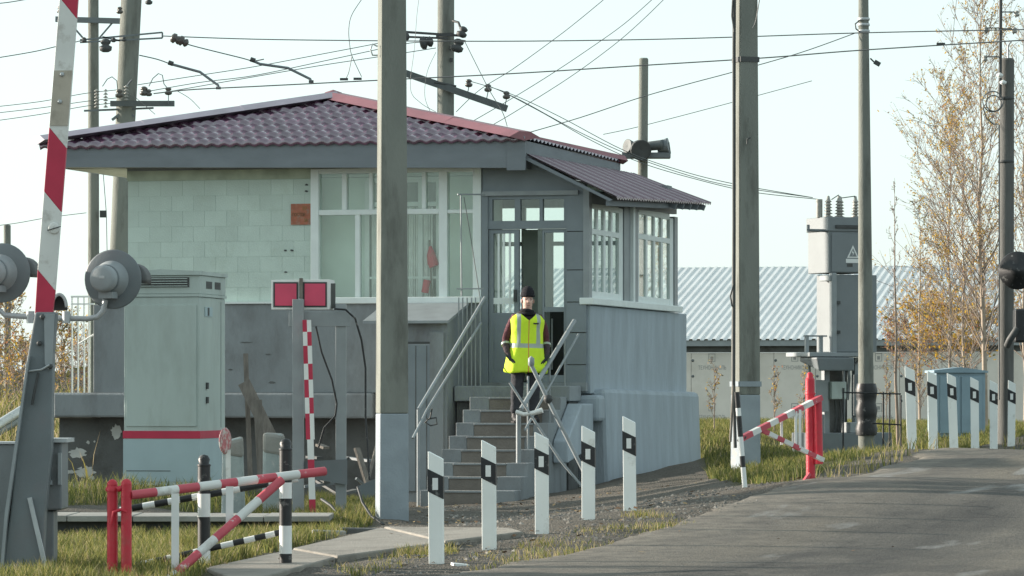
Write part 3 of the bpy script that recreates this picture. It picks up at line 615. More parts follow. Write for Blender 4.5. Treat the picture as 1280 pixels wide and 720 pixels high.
# --- roof (all slopes)
M['roof_pale'] = mat('faded_ridge_cap', (.25,.22,.27), .3, .2, 3, spec=.8)  # sky sheen of the dark left cap painted into a pale colour
Ls = math.hypot(pk.y-y0r, pk.z-zEv); up = Vector((0, (pk.y-y0r)/Ls, (pk.z-zEv)/Ls)); nrm = Vector((0, -up.z, up.y))
nrow = 7; rp = Ls/nrow; cw = .168
def tile_mb(ov=.03):
    m_ = MB(); n = 8; vs = []
    for i in range(n+1):
        s = cw*i/n; wv = .015*math.cos(2*math.pi*(i/n)); sh = .0
        vs += [(s, 0, .0+wv-.03), (s, -.008, .052+wv), (s, rp*.5, .022+wv), (s, rp+ov, .004+wv*.9)]
    fs = []
    for i in range(n):
        for j in range(3): a = i*4+j; fs.append((a, a+4, a+5, a+1))
    m_.add(vs, fs, 0, True); return m_
def slope_obj(me, name, x, tt, parent=hut):
    o = bpy.data.objects.new(name, me); COL.objects.link(o); o.parent = parent
    o.matrix_local = Matrix.Translation(Vector((x, y0r, zEv))+up*tt) @ Matrix(((1,0,0,0),(0,up.y,nrm.y,0),(0,up.z,nrm.z,0),(0,0,0,1)))
    return o
tmesh = tile_mb().mesh('roof_tile', M['roof'])
def cut(me, planes):
    bm = bmesh.new(); bm.from_mesh(me)
    for co, no in planes:
        bmesh.ops.bisect_plane(bm, geom=bm.verts[:]+bm.edges[:]+bm.faces[:], plane_co=co, plane_no=no, clear_outer=True)
    n = len(bm.faces); m2 = bpy.data.meshes.new(me.name); bm.to_mesh(m2); bm.free()
    for mm in me.materials: m2.materials.append(mm)
    return m2 if n else None
lx_l, lx_r = pk.x-xl, xr-pk.x
for r_ in range(nrow):
    t0 = r_*rp; x = xl-.1+ (r_ % 2)*.0
    while x < xr:
        def inside(s, t_): return s > xl+lx_l*t_/Ls and s < xr-lx_r*t_/Ls
        c4 = [inside(x+a*cw, t0+b_*(rp+.03)) for a in (0,1) for b_ in (0,1)]
        if all(c4): slope_obj(tmesh, 'roof_tile', x, t0)
        elif any(c4):
            m2 = cut(tmesh, [((xl-x, -t0, 0), Vector((-Ls, lx_l, 0))), ((xr-x, -t0, 0), Vector((Ls, lx_r, 0)))])
            if m2: slope_obj(m2, 'roof_tile', x, t0)
        x += cw
cnr = {'fl': Vector((xl, y0r, zEv)), 'fr': Vector((xr, y0r, zEv)), 'br': Vector((xr, y1r, zEv)), 'bl': Vector((xl, y1r, zEv))}
def slope_sheet(a, b_):
    m_ = MB(); n = int((b_-a).length/.05); vs = []; nn = (b_-a).cross(pk-a).normalized()
    if nn.z < 0: nn = -nn
    for i in range(n+1):
        e = a.lerp(b_, i/n); o_ = nn*(.02*math.cos(i*.05/.2*2*math.pi)+.02)
        f0 = min(i/n, 1-i/n)*2
        vs += [e+o_, e.lerp(pk, .999)+nn*.01 if False else e+(pk-(a+b_)/2)*f0+o_]
    m_.add(vs, [(2*i, 2*i+2, 2*i+3, 2*i+1) for i in range(n)], 0, True); return m_
for a, b_ in (('fr','br'),('br','bl'),('bl','fl')): slope_sheet(cnr[a], cnr[b_]).build('roof_sheet', M['roof'], hut)
def cap(a, b_, m_, n, w_):
    for k_ in range(n):
        p, q = a.lerp(b_, k_/n), a.lerp(b_, min(1, (k_+1.06)/n)); d = (q-p).normalized(); sd_ = Vector((d.y, -d.x, 0)).normalized()
        z_ = Vector((0,0,.1+.004*k_)); pr = []
        for c in (p, q): pr.append([c-sd_*w_+Vector((0,0,.022)), c-sd_*w_*.35+z_, c+sd_*w_*.35+z_, c+sd_*w_+Vector((0,0,.03)), c+Vector((0,0,-.02))])
        mm = MB(); mm.add(pr[0]+pr[1], [(0,1,2,3,4),(9,8,7,6,5)]+[(i,(i+1)%5,5+(i+1)%5,5+i) for i in range(5)]); mm.build('ridge_cap', m_, hut)
cap(cnr['fl']+Vector((-.03,-.03,.05)), pk, M['roof_pale'], 3, .3); cap(cnr['fr']+Vector((.0,-.0,0)), pk, M['roof_cap'], 3, .25)
cap(cnr['br'], pk, M['roof_cap'], 2, .17); cap(cnr['bl'], pk, M['roof_cap'], 2, .17)
MB().lathe([(.0,.14),(.12,.1),(.2,.03),(.2,-.03)], 8, 0, Matrix.Translation(pk)).build('roof_apex', M['roof_cap'], hut)
# fascia boards and soffit
fz0, fz1 = 4.30, zEv-.012; fl = hx(66,-.46); fy_ = -.46
ftl = .1
MB().hexa([(fl,fy_,fz0+ftl),(xr-.03,fy_,fz0),(xr-.03,fy_+.04,fz0),(fl,fy_+.04,fz0+ftl),(fl,fy_,fz1),(xr-.03,fy_,fz1),(xr-.03,fy_+.04,fz1),(fl,fy_+.04,fz1)]).build('fascia', M['fascia'], hut)
MB().box((xr-.07, fy_+.042, fz0), (xr-.03, y1r-.04, fz1)).build('fascia', M['fascia'], hut)
MB().box((fl, fy_+.042, fz0+ftl), (fl+.04, y1r-.04, fz1)).build('fascia', M['fascia'], hut)
MB().hexa([(fl+.042,fy_+.042,fz0+ftl+.01),(xr-.072,fy_+.042,fz0+.02),(xr-.072,-.022,fz0+.02),(fl+.042,-.022,fz0+ftl+.01),(fl+.042,fy_+.042,fz0+ftl+.035),(xr-.072,fy_+.042,fz0+.045),(xr-.072,-.022,fz0+.045),(fl+.042,-.022,fz0+ftl+.035)]).build('soffit', M['soffit'], hut)
MB().box((fl+.042, -.02, fz0+ftl), (XL+.0, y1r-.05, fz0+ftl+.03)).build('soffit', M['soffit'], hut)
MB().box((xr-.25, fy_-.012, fz0-.03), (xr+.0, fy_+.03, fz1-.02)).build('fascia_end', M['fascia'], hut)
# porch roof
A_, B_, C_, D_ = H(657,193,-.42), H(771,247,-.42), H(889,254,5.75), Vector((xr-.0, 5.75, 4.55))
A_.x = xr-.005
nn = 150; vs = []
for i in range(nn+1):
    u_ = i/nn; o_ = Vector((0,0,.018*max(-.6, math.cos(u_*6.2/.155*2*math.pi)))); a = A_.lerp(D_, u_)+o_; b_ = B_.lerp(C_, u_)+o_; vs += [a, a.lerp(b_, .5)+Vector((0,0,-.004)), b_, b_-Vector((0,0,.02))]
fs = []
for i in range(nn):
    for j in range(3): fs.append((i*4+j, i*4+4+j, i*4+5+j, i*4+1+j))
m_ = MB().add(vs, fs); m_.build('porch_roof', M['roof_shed'], hut)
dn = Vector((0,0,-.075)); mb = MB(); mb.hexa([A_+dn+Vector((0,.01,0)), B_+dn+Vector((-.1,.01,.03)), B_+dn+Vector((-.1,.05,.03)), A_+dn+Vector((0,.05,0)), A_+Vector((0,.01,-.025)), B_+Vector((-.06,.01,-.025)), B_+Vector((-.06,.05,-.025)), A_+Vector((0,.05,-.025))])
mb.build('barge_board', M['fascia'], hut)
mb = MB(); m1 = Vector((-.12,.06,-.1)); mb.hexa([B_+m1, C_+Vector((-.12,-.1,-.1)), C_+Vector((-.16,-.1,-.1)), B_+m1+Vector((-.04,0,0)), B_+m1+Vector((0,0,.07)), C_+Vector((-.12,-.1,-.03)), C_+Vector((-.16,-.1,-.03)), B_+m1+Vector((-.04,0,.07))])
mb.build('eave_board', M['fascia'], hut)
for k_ in range(5):
    p = B_.lerp(C_, .62+.08*k_); q = A_.lerp(D_, .62+.08*k_); e = p.lerp(q, .45)
    MB().bar(p+Vector((-.02,0,-.075)), e+Vector((0,0,-.075)), .05, .08).build('rafter', M['fascia'], hut)
# handrails belong to the steps but were bolted on separately
def rail_pt(px, py, v): return H(px, py, v)
ra = thing('stair_railing', 'grey tube handrail with upright bars on the left edge of the steps', 'railing', hut.location[:], -TH)
def rtube(parent, pts, r, name='rail', m_='steel_light'): return MB().tube(pts, r, 7).build(name, M[m_], parent)
rtube(ra, [H(606,372,-.72), H(523,512,-3.2)], .022); rtube(ra, [H(601,404,-.74), H(534,512,-3.0), H(516,548,-3.5)], .017)
for px in (573,578,583.5,589,594,600): MB().box((H(px,480,-.7).x, -.715, zL-.02), (H(px,480,-.7).x+.014, -.70, H(px,372,-.7).z)).build('bar', M['steel_light'], ra)
MB().box((H(571,362,-.7).x, -.72, H(571,362,-.7).z), (H(604,362,-.7).x, -.695, H(571,362,-.7).z+.018)).build('top_bar', M['steel_light'], ra)
MB().tube([H(576,244,-.62), H(577,370,-.7)], .01, 6).build('mast', M['steel_light'], ra); MB().tube([H(572,243,-.62), H(606,243,-.3)], .011, 6).build('mast_arm', M['steel_light'], ra)
MB().tube([H(580,246,-.62), H(589,300,-.62), H(600,372,-.66)], .006, 5).build('stay_wire', M['wire'], ra)
p = H(536,522,-3.0); MB().tube([p+Vector((.04,0,.11)), p+Vector((.02,0,.0)), p+Vector((-.05,0,-.06)), p+Vector((.02,.02,-.1)), p+Vector((.1,.02,-.08)), p+Vector((.09,.02,.0)), p+Vector((-.02,0,-.02))], .01, 6).build('wire_tie', M['dark_metal'], ra)
MB().tube([Vector((H(523,512,-3.2).x, -3.2, hutg(-1.3,-3.2))), H(523,512,-3.2)], .02, 7).build('post', M['steel_light'], ra)
rb = thing('stair_railing', 'grey tube handrail with crossed braces on the right edge of the steps', 'railing', hut.location[:], -TH)
rtube(rb, [H(718,401,-.45), H(651,512,-2.6)], .03); rtube(rb, [H(723,418,-.45), H(656,538,-2.6)], .016)
rtube(rb, [H(648,514,-2.6), Vector((H(648,514,-2.6).x, -2.6, hutg(-.1,-2.6)))], .032, 'post'); rtube(rb, [H(660,470,-2.2), Vector((H(660,470,-2.2).x, -2.2, .5))], .014, 'post'); rtube(rb, [H(687,452,-1.5), Vector((H(687,600,-1.5).x, -1.5, .3))], .012, 'post')
rtube(rb, [H(706,420,-.7), H(706,500,-.7)], .01, 'post'); 
br = thing('cross_brace', 'pair of crossed grey poles propped against the right handrail of the steps', 'barrier', hut.location[:], -TH)
rtube(br, [H(637,478,-2.85), H(700,575,-2.75), H(737,620,-2.7)], .017, 'pole'); rtube(br, [H(662,452,-2.8), H(690,510,-2.75), H(730,590,-2.7), H(742,622,-2.7)], .026, 'pole')
p = H(685,498,-2.77); MB().lathe([(.0,.05),(.05,.03),(.06,-.02),(.03,-.06)], 8, 0, Matrix.Translation(p)).build('clamp', M['dark_metal'], br)
p = H(664,452,-2.8); MB().lathe([(.0,.07),(.04,.04),(.04,-.04),(.02,-.06)], 8, 0, Matrix.Translation(p)).build('clamp', M['steel_light'], br)
MB().tube([H(645,515,-2.8), H(655,518,-2.8), H(668,516,-2.8), H(678,513,-2.8)], [.03,.026,.03,.035], 8).build('cloth_wrap', M['tape'], br)
# lettered plate on the wall
sg = thing('wall_sign', 'rust orange lettered plate on the pale green wall beside the window frame', 'sign', hut.location[:], -TH)
a, b_ = H(363.5,281,-.02), H(389.3,254.5,-.02); MB().box((a.x, -.016, a.z), (b_.x, -.006, b_.z)).build('plate', M['sign_orange'], sg)
def text(s, size, parent, m_, loc, rot=(R(90),0,0), ext=.001, name='lettering', xs=1):
    cu = bpy.data.curves.new('tmp', 'FONT'); cu.body = s; cu.size = size; cu.extrude = ext; cu.align_x = 'LEFT'
    ot = bpy.data.objects.new('tmp', cu); COL.objects.link(ot); bpy.context.view_layer.update()
    me_ = bpy.data.meshes.new_from_object(ot.evaluated_get(bpy.context.evaluated_depsgraph_get())); bpy.data.objects.remove(ot)
    me_.materials.clear(); me_.materials.append(m_); o_ = link_mesh(name, me_, parent, loc, rot); o_.scale = (xs,1,1); return o_
text('ВХ', .075, sg, M['olive_text'], (a.x+.16, -.0175, b_.z-.085), xs=.7); text('ПОСТОР', .062, sg, M['sign_text'], (a.x+.02, -.0175, b_.z-.165), xs=.68); text('ЗА', .06, sg, M['olive_text'], (a.x+.18, -.0175, b_.z-.24), xs=.68)
# red flag leaning inside the window
fg = thing('red_flag', 'rolled red signal flag standing behind the glass of the front window', 'flag', hut.location[:], -TH)
MB().tube([H(541,400,.27), H(537,300,.27)], .012, 7).build('staff', M['wood'], fg)
MB().tube([H(538,308,.26), H(539,318,.25), H(541,328,.25), H(543,333,.25)], [.02,.06,.075,.07], 9).build('cloth', M['red'], fg)
MB().tube([H(531,366,.22), H(534,350,.22)], .05, 8).build('cloth', M['red'], fg)
# ------------------------------------------------------------------ the crossing keeper on the third step
PZ = zL-rise*3
pp = Vector((0, lf-run*2.62)); pc = H(656, 525, pp.y)
pw = Vector((C0.x+pc.x*CS+pp.y*SN, C0.y-pc.x*SN+pp.y*CS))
per = thing('person', 'person in a yellow reflective vest and black knitted hat standing on the concrete steps', 'person', (pw.x, pw.y, PZ), R(10))
per.rotation_euler = (0, R(1.2), R(10))
Mp = {'jacket': mat('dark_jacket', (.05,.035,.04), .85, .2, 9, .3, 60), 'sleeve': mat('maroon_sleeve', (.11,.035,.045), .85, .2, 9, .3, 60), 'trousers': mat('dark_trousers', (.045,.047,.055), .9, .2, 9, .3, 50),
      'skin': mat('skin', (.62,.4,.33), .55, .08, 12), 'glove': mat('dark_glove', (.03,.032,.036), .8, .2, 12), 'boot': mat('black_boot', (.02,.02,.022), .6, .2, 9),
      'hat': mat('black_knit', (.014,.014,.018), .95, .3, 40, .6, 120), 'vest': mat('neon_vest', (.63,.86,.035), .75, .07, 6, .15, 25), 'band': mat('reflective_band', (.36,.42,.36), .4, .08, 8),
      'zip': mat('orange_zip', (.6,.22,.06), .6), 'lip': mat('lips', (.36,.14,.13), .5), 'eye': mat('dark_eye', (.03,.025,.02), .3)}
ZS = 1.69/1.70
V = [(0,0,.90),(0,.005,1.05),(0,.0,1.2),(0,.0,1.33),(0,-.005,1.42),(0,-.02,1.475),(0,-.022,1.54),(0,-.015,1.615)]
Rr = [(.165,.125),(.15,.115),(.17,.125),(.11,.085),(.056,.058),(.062,.078),(.073,.092),(.068,.084)]
E = [(i, i+1) for i in range(7)]
def addv(p, r, par):
    V.append(p); Rr.append(r); E.append((par, len(V)-1)); return len(V)-1
for s in (-1, 1):
    a = addv((s*.098,.0,.80), (.108,.108), 0); a = addv((s*.108,-.012,.47), (.084,.084), a); a = addv((s*.11,.01,.30), (.078,.08), a); a = addv((s*.115,.02,.085), (.07,.074), a)
    a = addv((s*.155,.0,1.318), (.062,.066), 3); a = addv((s*.222,.015,1.2), (.054,.058), a); a = addv((s*.262,.045,1.03), (.05,.052), a); a = addv((s*.255,-.04,.9), (.042,.044), a); a = addv((s*.232,-.1,.825), (.034,.03), a); a = addv((s*.212,-.122,.775), (.036,.02), a)
me = bpy.data.meshes.new('tmp'); me.from_pydata(V, E, []); ob = bpy.data.objects.new('tmp', me); COL.objects.link(ob)
sk = ob.modifiers.new('skin', 'SKIN'); sk.use_smooth_shade = True
for v_, r_ in zip(me.skin_vertices[0].data, Rr): v_.radius = r_
me.skin_vertices[0].data[0].use_root = True
sb = ob.modifiers.new('sub', 'SUBSURF'); sb.levels = 3; sb.render_levels = 3
bpy.context.view_layer.update(); dg = bpy.context.evaluated_depsgraph_get()
bme = bpy.data.meshes.new_from_object(ob.evaluated_get(dg)); bpy.data.objects.remove(ob); bme.name = 'body'
for v in bme.vertices:
    p = v.co
    if p.z > 1.43:                        # face relief
        fr = max(0, -p.y-.045)/.06
        g_ = lambda cx, cz, sx, sz_: math.exp(-((p.x-cx)/sx)**2-((p.z-cz)/sz_)**2)*min(1, fr)
        p.y -= .026*g_(0,1.527,.013,.022)+.008*g_(0,1.465,.028,.014)+.006*g_(0,1.437,.03,.014)
        p.y += .012*g_(-.032,1.553,.017,.013)+.012*g_(.032,1.553,.017,.013)+.006*g_(0,1.481,.026,.005)
        p.y -= .005*g_(-.045,1.52,.02,.016)+.005*g_(.045,1.52,.02,.016)
bme.materials.clear()
order = ['jacket','sleeve','trousers','skin','glove']
for k_ in order: bme.materials.append(Mp[k_])
for f in bme.polygons:
    c = f.center; f.use_smooth = True
    if c.z > 1.43 and abs(c.x) < .13: f.material_index = 3
    elif abs(c.x) > .17 and c.z > .72: f.material_index = 4 if c.z < .862 else (1 if c.z > 1.0 else 0)
    elif c.z < .86: f.material_index = 2
    else: f.material_index = 0
# five bent fingers a side, grown into the same mesh
for v in bme.vertices:
    if v.co.z < 1.36:
        k2 = mnoise.noise(v.co*14)*.009+mnoise.noise(v.co*32)*.004
        v.co += v.normal*k2
fb = MB()
for s in (-1, 1):
    base = Vector((s*.208,-.126,.765)); 
    for j, ln in enumerate((.062,.07,.066,.052)):
        b0 = base+Vector((s*(-.022+.0145*j)*.5, (-.018+.013*j), .008)); d1 = Vector((-s*.25, -.05, -1)).normalized(); d2 = Vector((-s*.75,.12,-.75)).normalized(); d3 = Vector((-s*.95,.3,-.2)).normalized()
        fb.tube([b0-d1*.02, b0+d1*ln*.45, b0+d1*ln*.45+d2*ln*.35, b0+d1*ln*.45+d2*ln*.35+d3*ln*.3], [.0105,.0098,.009,.007], 8, 4)
    t0 = Vector((s*.215,-.138,.80)); fb.tube([t0, t0+Vector((-s*.025,-.022,-.02)), t0+Vector((-s*.045,-.022,-.045)), t0+Vector((-s*.055,-.015,-.065))], [.0125,.0118,.0105,.008], 8, 4)
    for x_, c in (((s*.078,-.02,1.535)),1),: 
        fb.lathe([(.0,-.006),(.016,-.004),(.018,.004),(.0,.008)], 8, 3, Matrix.Translation(Vector(x_)) @ Matrix.Rotation(R(90),4,'Y') @ Matrix.Diagonal((1.6,.9,1,1)))
fm = fb.mesh('tmp', [Mp[k_] for k_ in order])
bm = bmesh.new(); bm.from_mesh(bme); bm.from_mesh(fm); bm.to_mesh(bme); bm.free()
body = link_mesh('body', bme, per)
# vest: the torso's own surface moved outwards, cut at hem, neck and arm holes
bm = bmesh.new(); bm.from_mesh(bme)
bmesh.ops.delete(bm, geom=[f for f in bm.faces if f.material_index in (3,4) or f.calc_center_median().z < .55 or abs(f.calc_center_median().x) > .27], context='FACES')
def bis(co, no, clear=True): bmesh.ops.bisect_plane(bm, geom=bm.verts[:]+bm.edges[:]+bm.faces[:], plane_co=co, plane_no=Vector(no).normalized(), clear_outer=clear)
bis((0,0,1.398),(0,0,1))
bmesh.ops.delete(bm, geom=[v for v in bm.verts if v.co.z < .87], context='VERTS')
bis((.178,0,1.1),(1,0,.0)); bis((-.178,0,1.1),(-1,0,.0)); bis((0,0,.9),(0,0,-1))
bmesh.ops.delete(bm, geom=[v for v in bm.verts if not v.link_faces], context='VERTS')
# close to a loft instead: rings round the torso give a clean garment
bm.free()
vm = MB(); nv = 48; rings = []
prof = [(.63,.255,.18),(.66,.26,.186),(.74,.255,.182),(.82,.243,.172),(.9,.222,.16),(.98,.205,.151),(1.06,.202,.148),(1.14,.206,.15),(1.22,.212,.152),(1.28,.216,.149),(1.335,.214,.14),(1.375,.18,.122),(1.4,.115,.1)]
zc = lambda z: z
bands = []
vs = []; 
for k_, (z, a, b_) in enumerate(prof):
    for j in range(nv):
        t_ = 2*math.pi*j/nv; c, s = math.cos(t_), math.sin(t_); e = .8
        x = a*math.copysign(abs(c)**e, c); y = b_*math.copysign(abs(s)**e, s)
        rip = (.008*math.sin(5*t_+.6)+.006*math.sin(9*t_+2))*max(0, (1.0-z)/.35)
        drop = -.045*max(0,(abs(x)/.2)**2)*(1 if z > 1.2 else 0)*(z-1.2)/.18
        front_v = 0
        vs.append((x*(1+rip*4), y*(1+rip*4)-.004, z+drop+.012*math.sin(3*t_)*max(0,(.7-z)/.1)))
fs = [(i*nv+j, i*nv+(j+1) % nv, (i+1)*nv+(j+1) % nv, (i+1)*nv+j) for i in range(len(prof)-1) for j in range(nv)]
vm.add(vs, fs, 0, True); vme = vm.mesh('vest', [Mp['vest'], Mp['band'], Mp['zip']])
bm = bmesh.new(); bm.from_mesh(vme)
def bis2(co, no): bmesh.ops.bisect_plane(bm, geom=bm.verts[:]+bm.edges[:]+bm.faces[:], plane_co=co, plane_no=Vector(no))
for z in (.945,1.0): bis2((0,0,z),(0,0,1))
for x in (-.145,-.1,.1,.145,-.006,.006): bis2((x,0,0),(1,0,0))
# V neck opening at the front
bis2((0,0,1.29),(.62,0,-.78)); bis2((0,0,1.29),(-.62,0,-.78))
rm = []
for f in bm.faces:
    c = f.calc_center_median()
    if c.y < -.02 and c.z > 1.29+abs(c.x)*.62/.78: rm.append(f); continue
    if c.y < 0 and abs(c.x) < .006: f.material_index = 2
    elif .945 < c.z < 1.0: f.material_index = 1
    elif .1 < abs(c.x) < .145 and c.z > .99: f.material_index = 1
    f.smooth = True
bmesh.ops.delete(bm, geom=rm, context='FACES')
bmesh.ops.solidify(bm, geom=bm.faces[:], thickness=-.006)
for v in bm.verts:
    k2 = mnoise.noise(v.co*9)*.014+mnoise.noise(Vector((v.co.x*22, v.co.y*22, v.co.z*7)))*.006
    v.co += Vector((v.co.x, v.co.y, 0)).normalized()*k2
bm.to_mesh(vme); bm.free(); vest = link_mesh('vest', vme, per)
MB().prism([(.055,-.163,1.245),(.125,-.153,1.245),(.125,-.153,1.262),(.055,-.163,1.262)], (0,-.004,0)).build('badge', Mp['glove'], vest)
for s in (-1,1): MB().tube([(s*.06,-.172,.80),(s*.12,-.165,.83),(s*.165,-.13,.86)], .004, 5).build('pocket_seam', Mp['vest'], vest)
# knitted hat, scarf, boots, eyes, mouth
hm = MB(); 
hm.lathe([(.09,1.59),(.096,1.594),(.098,1.615),(.093,1.62),(.0925,1.64),(.083,1.675),(.062,1.705),(.034,1.724),(0,1.73)], 24, 0, Matrix.Translation((0,-.016,0)) @ Matrix.Diagonal((.93,1.12,1,1)))
hat = hm.build('hat', Mp['hat'], per)
sc = MB(); 
ang = [2*math.pi*j/20 for j in range(21)]
sc.tube([(.066*math.cos(a), -.012+.072*math.sin(a), 1.405-.012*math.sin(a+1)) for a in ang], .03, 8, 0, False); sc.tube([(.078*math.cos(a), -.008+.08*math.sin(a), 1.375) for a in ang], .028, 8, 0, False)
sc.build('scarf', Mp['hat'], per)
for s in (-1,1):
    MB().lathe([(.0,-.007),(.006,-.004),(.0065,0),(.005,.004),(0,.006)], 8, 0, Matrix.Translation((s*.031,-.0935,1.553)) @ Matrix.Rotation(R(90),4,'X') @ Matrix.Diagonal((1.5,.8,1,1))).build('eye', Mp['eye'], body)
    MB().tube([(s*.016,-.101,1.567),(s*.032,-.102,1.572),(s*.048,-.092,1.567)], .0022, 5).build('eyebrow', Mp['jacket'], body)
    bt = MB(); x = s*.11
    bt.tube([(x,.03,.19),(x,.025,.1),(x,.02,.06)], [.06,.058,.06], 12); 
    bt.tube([(x,.065,.045),(x,.02,.05),(x*1.08,-.06,.048),(x*1.16,-.13,.036),(x*1.19,-.17,.03)], [.04,.052,.05,.045,.022], 12); bt.box((x-.045+s*.01,-.15,0), (x+.045+s*.01,.085,.018))
    bt.build('boot', Mp['boot'], per)
    cf = MB(); cf.tube([(s*.2625,.036,1.0),(s*.262,.02,.975)], [.058,.057], 14); cf.build('sleeve_band', Mp['band'], per)
MB().tube([(-.024,-.098,1.481),(0,-.106,1.482),(.024,-.098,1.481)], [.003,.005,.003], 6).build('mouth', Mp['lip'], body)
# ------------------------------------------------------------------ raised barrier and signal at the left
def base(px, py, d): p = W(px, py, d); return Vector((p.x, p.y, gz(p.x, p.y)))
def rel(root): 
    o = root.location; return lambda px, py, d: W(px, py, d)-o
def stripes(mb, p, q, w_, h_, seq, up=(0,0,1), round_=False, n=10):
    p = Vector(p); q = Vector(q)
    for a, b_, mi in seq:
        if round_: mb.tube([p.lerp(q, a), p.lerp(q, b_)], w_/2, n, mi)
        else: mb.bar(p.lerp(q, a), p.lerp(q, b_), w_, h_, mi, up)
D1 = 27.2
bb = thing('boom_barrier', 'raised red and white boom barrier on a grey steel machine at far left', 'barrier', base(52, 720, D1)[:])
r_ = rel(bb)
# boom: flat board; slanted colour changes
bo = MB(); T0 = r_(91.5,-70,D1); T1 = r_(54.5,392,D1); ax = (T1-T0)
def boom_x(y): f = (y+70)/462; return (91.5-37*f, 10.5+ .4*f)
def boom_piece(ya, yb, mi, slant=1, y_off=0):
    # a slice of the board between photo rows ya and yb, its ends cut on the slant
    xa, wa = boom_x(ya); xb, wb = boom_x(yb); s = 13*slant
    sa = s if ya > -60 else 0; sb_ = s if yb < 387 else 0
    pts = [(xa-wa, ya-sa), (xa+wa, ya+sa), (xb+wb, yb+sb_), (xb-wb, yb-sb_)]
    bo.prism([r_(x, y, D1-.03-y_off) for x, y in pts], (0,.06,0), mi)
for ya, yb, mi, sl in ((-70,12,1,1),(12,88,0,0),(88,157,2,0),(157,172,0,1),(172,255,1,1),(255,345,0,1),(345,390,1,1)):
    pass
seqs = [(-70,10,1),(10,172,0),(172,252,1),(252,350,0),(350,392,1)]
for ya, yb, mi in seqs: boom_piece(ya, yb, mi)
boom = bo.build('boom', [M['boom_white'], M['crimson'], M['boom_raw']], bb, bevel=.004)
def clamp_plate(ya, yb, m_, name, dd=.036):
    xa, wa = boom_x(ya); xb, wb = boom_x(yb); return MB().prism([r_(xa-wa-.8, ya, D1-dd), r_(xa+wa+.8, ya, D1-dd), r_(xb+wb+.8, yb, D1-dd), r_(xb-wb-.8, yb, D1-dd)], (0,.07,0)).build(name, m_, boom)
clamp_plate(88, 157, M['boom_raw'], 'splice_plate')
for y in (93, 127): 
    p = r_(boom_x(y)[0]-1, y, D1-.04); MB().lathe([(.016,-.01),(.016,.006),(.008,.012),(0,.012)], 8, 0, Matrix.Translation(p) @ Matrix.Rotation(R(90),4,'X')).build('bolt', M['galv'], boom)
p = r_(67.5, 285, D1-.036); MB().lathe([(.04,-.002),(.04,.006),(.034,.01),(0,.01)], 14, 0, Matrix.Translation(p) @ Matrix.Rotation(R(90),4,'X')).build('reflector', M['boom_white'], boom)
MB().bar(r_(59,288,D1-.05), r_(76,283,D1-.05), .006, .006).build('reflector_bar', M['dark_metal'], boom)
# frame arm that carries the boom
fa = MB(); q = [(44,390),(70,390),(66,440),(64,560),(56,640),(52,735),(0,735),(13,640),(30,470)]
fa.prism([r_(x, y, D1-.07) for x, y in q], (0,.16,0)); arm = fa.build('arm', M['steel'], bb, bevel=.012)
fl_ = MB(); fl_.prism([r_(x, y, D1-.13) for x, y in ((33,455),(37,445),(9,650),(2,735),(-2,735),(6,640))], (0,.22,0)); fl_.build('flange', M['steel_light'], arm)
MB().prism([r_(x, y, D1-.09) for x, y in ((55,392),(68,392),(65,455),(60,462),(56,455))], (0,.02,0)).build('web', M['steel_light'], arm)
for x, y in ((53,396),(49,429),(63,458)): MB().lathe([(.018,-.02),(.018,.004),(.01,.01),(0,.01)], 6, 0, Matrix.Translation(r_(x,y,D1-.095)) @ Matrix.Rotation(R(90),4,'X')).build('bolt', M['dark_metal'], arm)
MB().tube([r_(36,464,D1-.09), r_(52,462,D1-.1), r_(62,456,D1-.1)], .008, 6).build('latch_rod', M['galv'], arm); MB().tube([r_(48,466,D1-.1), r_(43,490,D1-.1), r_(40,506,D1-.1)], .01, 6).build('latch_handle', M['dark_metal'], arm)
MB().lathe([(.0,-.01),(.19,-.01),(.2,.0),(.2,.03),(0,.03)], 28, 0, Matrix.Translation(r_(18,742,D1-.1)) @ Matrix.Rotation(R(90),4,'X')).build('pivot_disc', M['steel'], bb)
MB().bar(r_(37,622,D1-.09), r_(64,740,D1-.12), .012, .03).build('brace', M['galv'], bb)
mc = MB(); a = r_(40,638,D1+.12); b_ = r_(80,552,D1+.12); mc.box((a.x,a.y,a.z), (b_.x-.015,b_.y+.4,b_.z)); mach = mc.build('machine_housing', M['steel'], bb, bevel=.015)
a2 = r_(38,553,D1+.1); b2 = r_(84,548,D1+.1); MB().box((a2.x,a2.y-.03,a2.z), (b2.x,b2.y+.45,b2.z)).build('lid', M['galv'], mach)
for (x0,y0,x1,y1) in ((50,606,66,600),(73,606,77,566),(60,600,64,588)): 
    a3 = r_(x0,y0,D1+.1); b3 = r_(x1,y1,D1+.1); MB().box((a3.x,a3.y-.03,a3.z),(b3.x,b3.y+.02,b3.z)).build('bracket', M['steel_light'], mach)
pd = MB(); a = r_(41,735,D1+.16); b_ = r_(67,639,D1+.16); pd.box((a.x,a.y,-.1), (b_.x,b_.y+.25,b_.z)); pd.build('pedestal', M['steel'], bb, bevel=.01)
m2 = MB(); a = r_(-30,640,D1+.5); b_ = r_(20,555,D1+.5); m2.box((a.x,a.y,a.z-.6),(b_.x,b_.y+.3,b_.z)); m2.build('counterweight', M['steel'], bb, bevel=.01)
MB().box((a.x-.02,a.y-.02,b_.z+.001),(b_.x+.03,b_.y+.33,b_.z+.015)).build('counterweight_cap', M['galv'], bb)
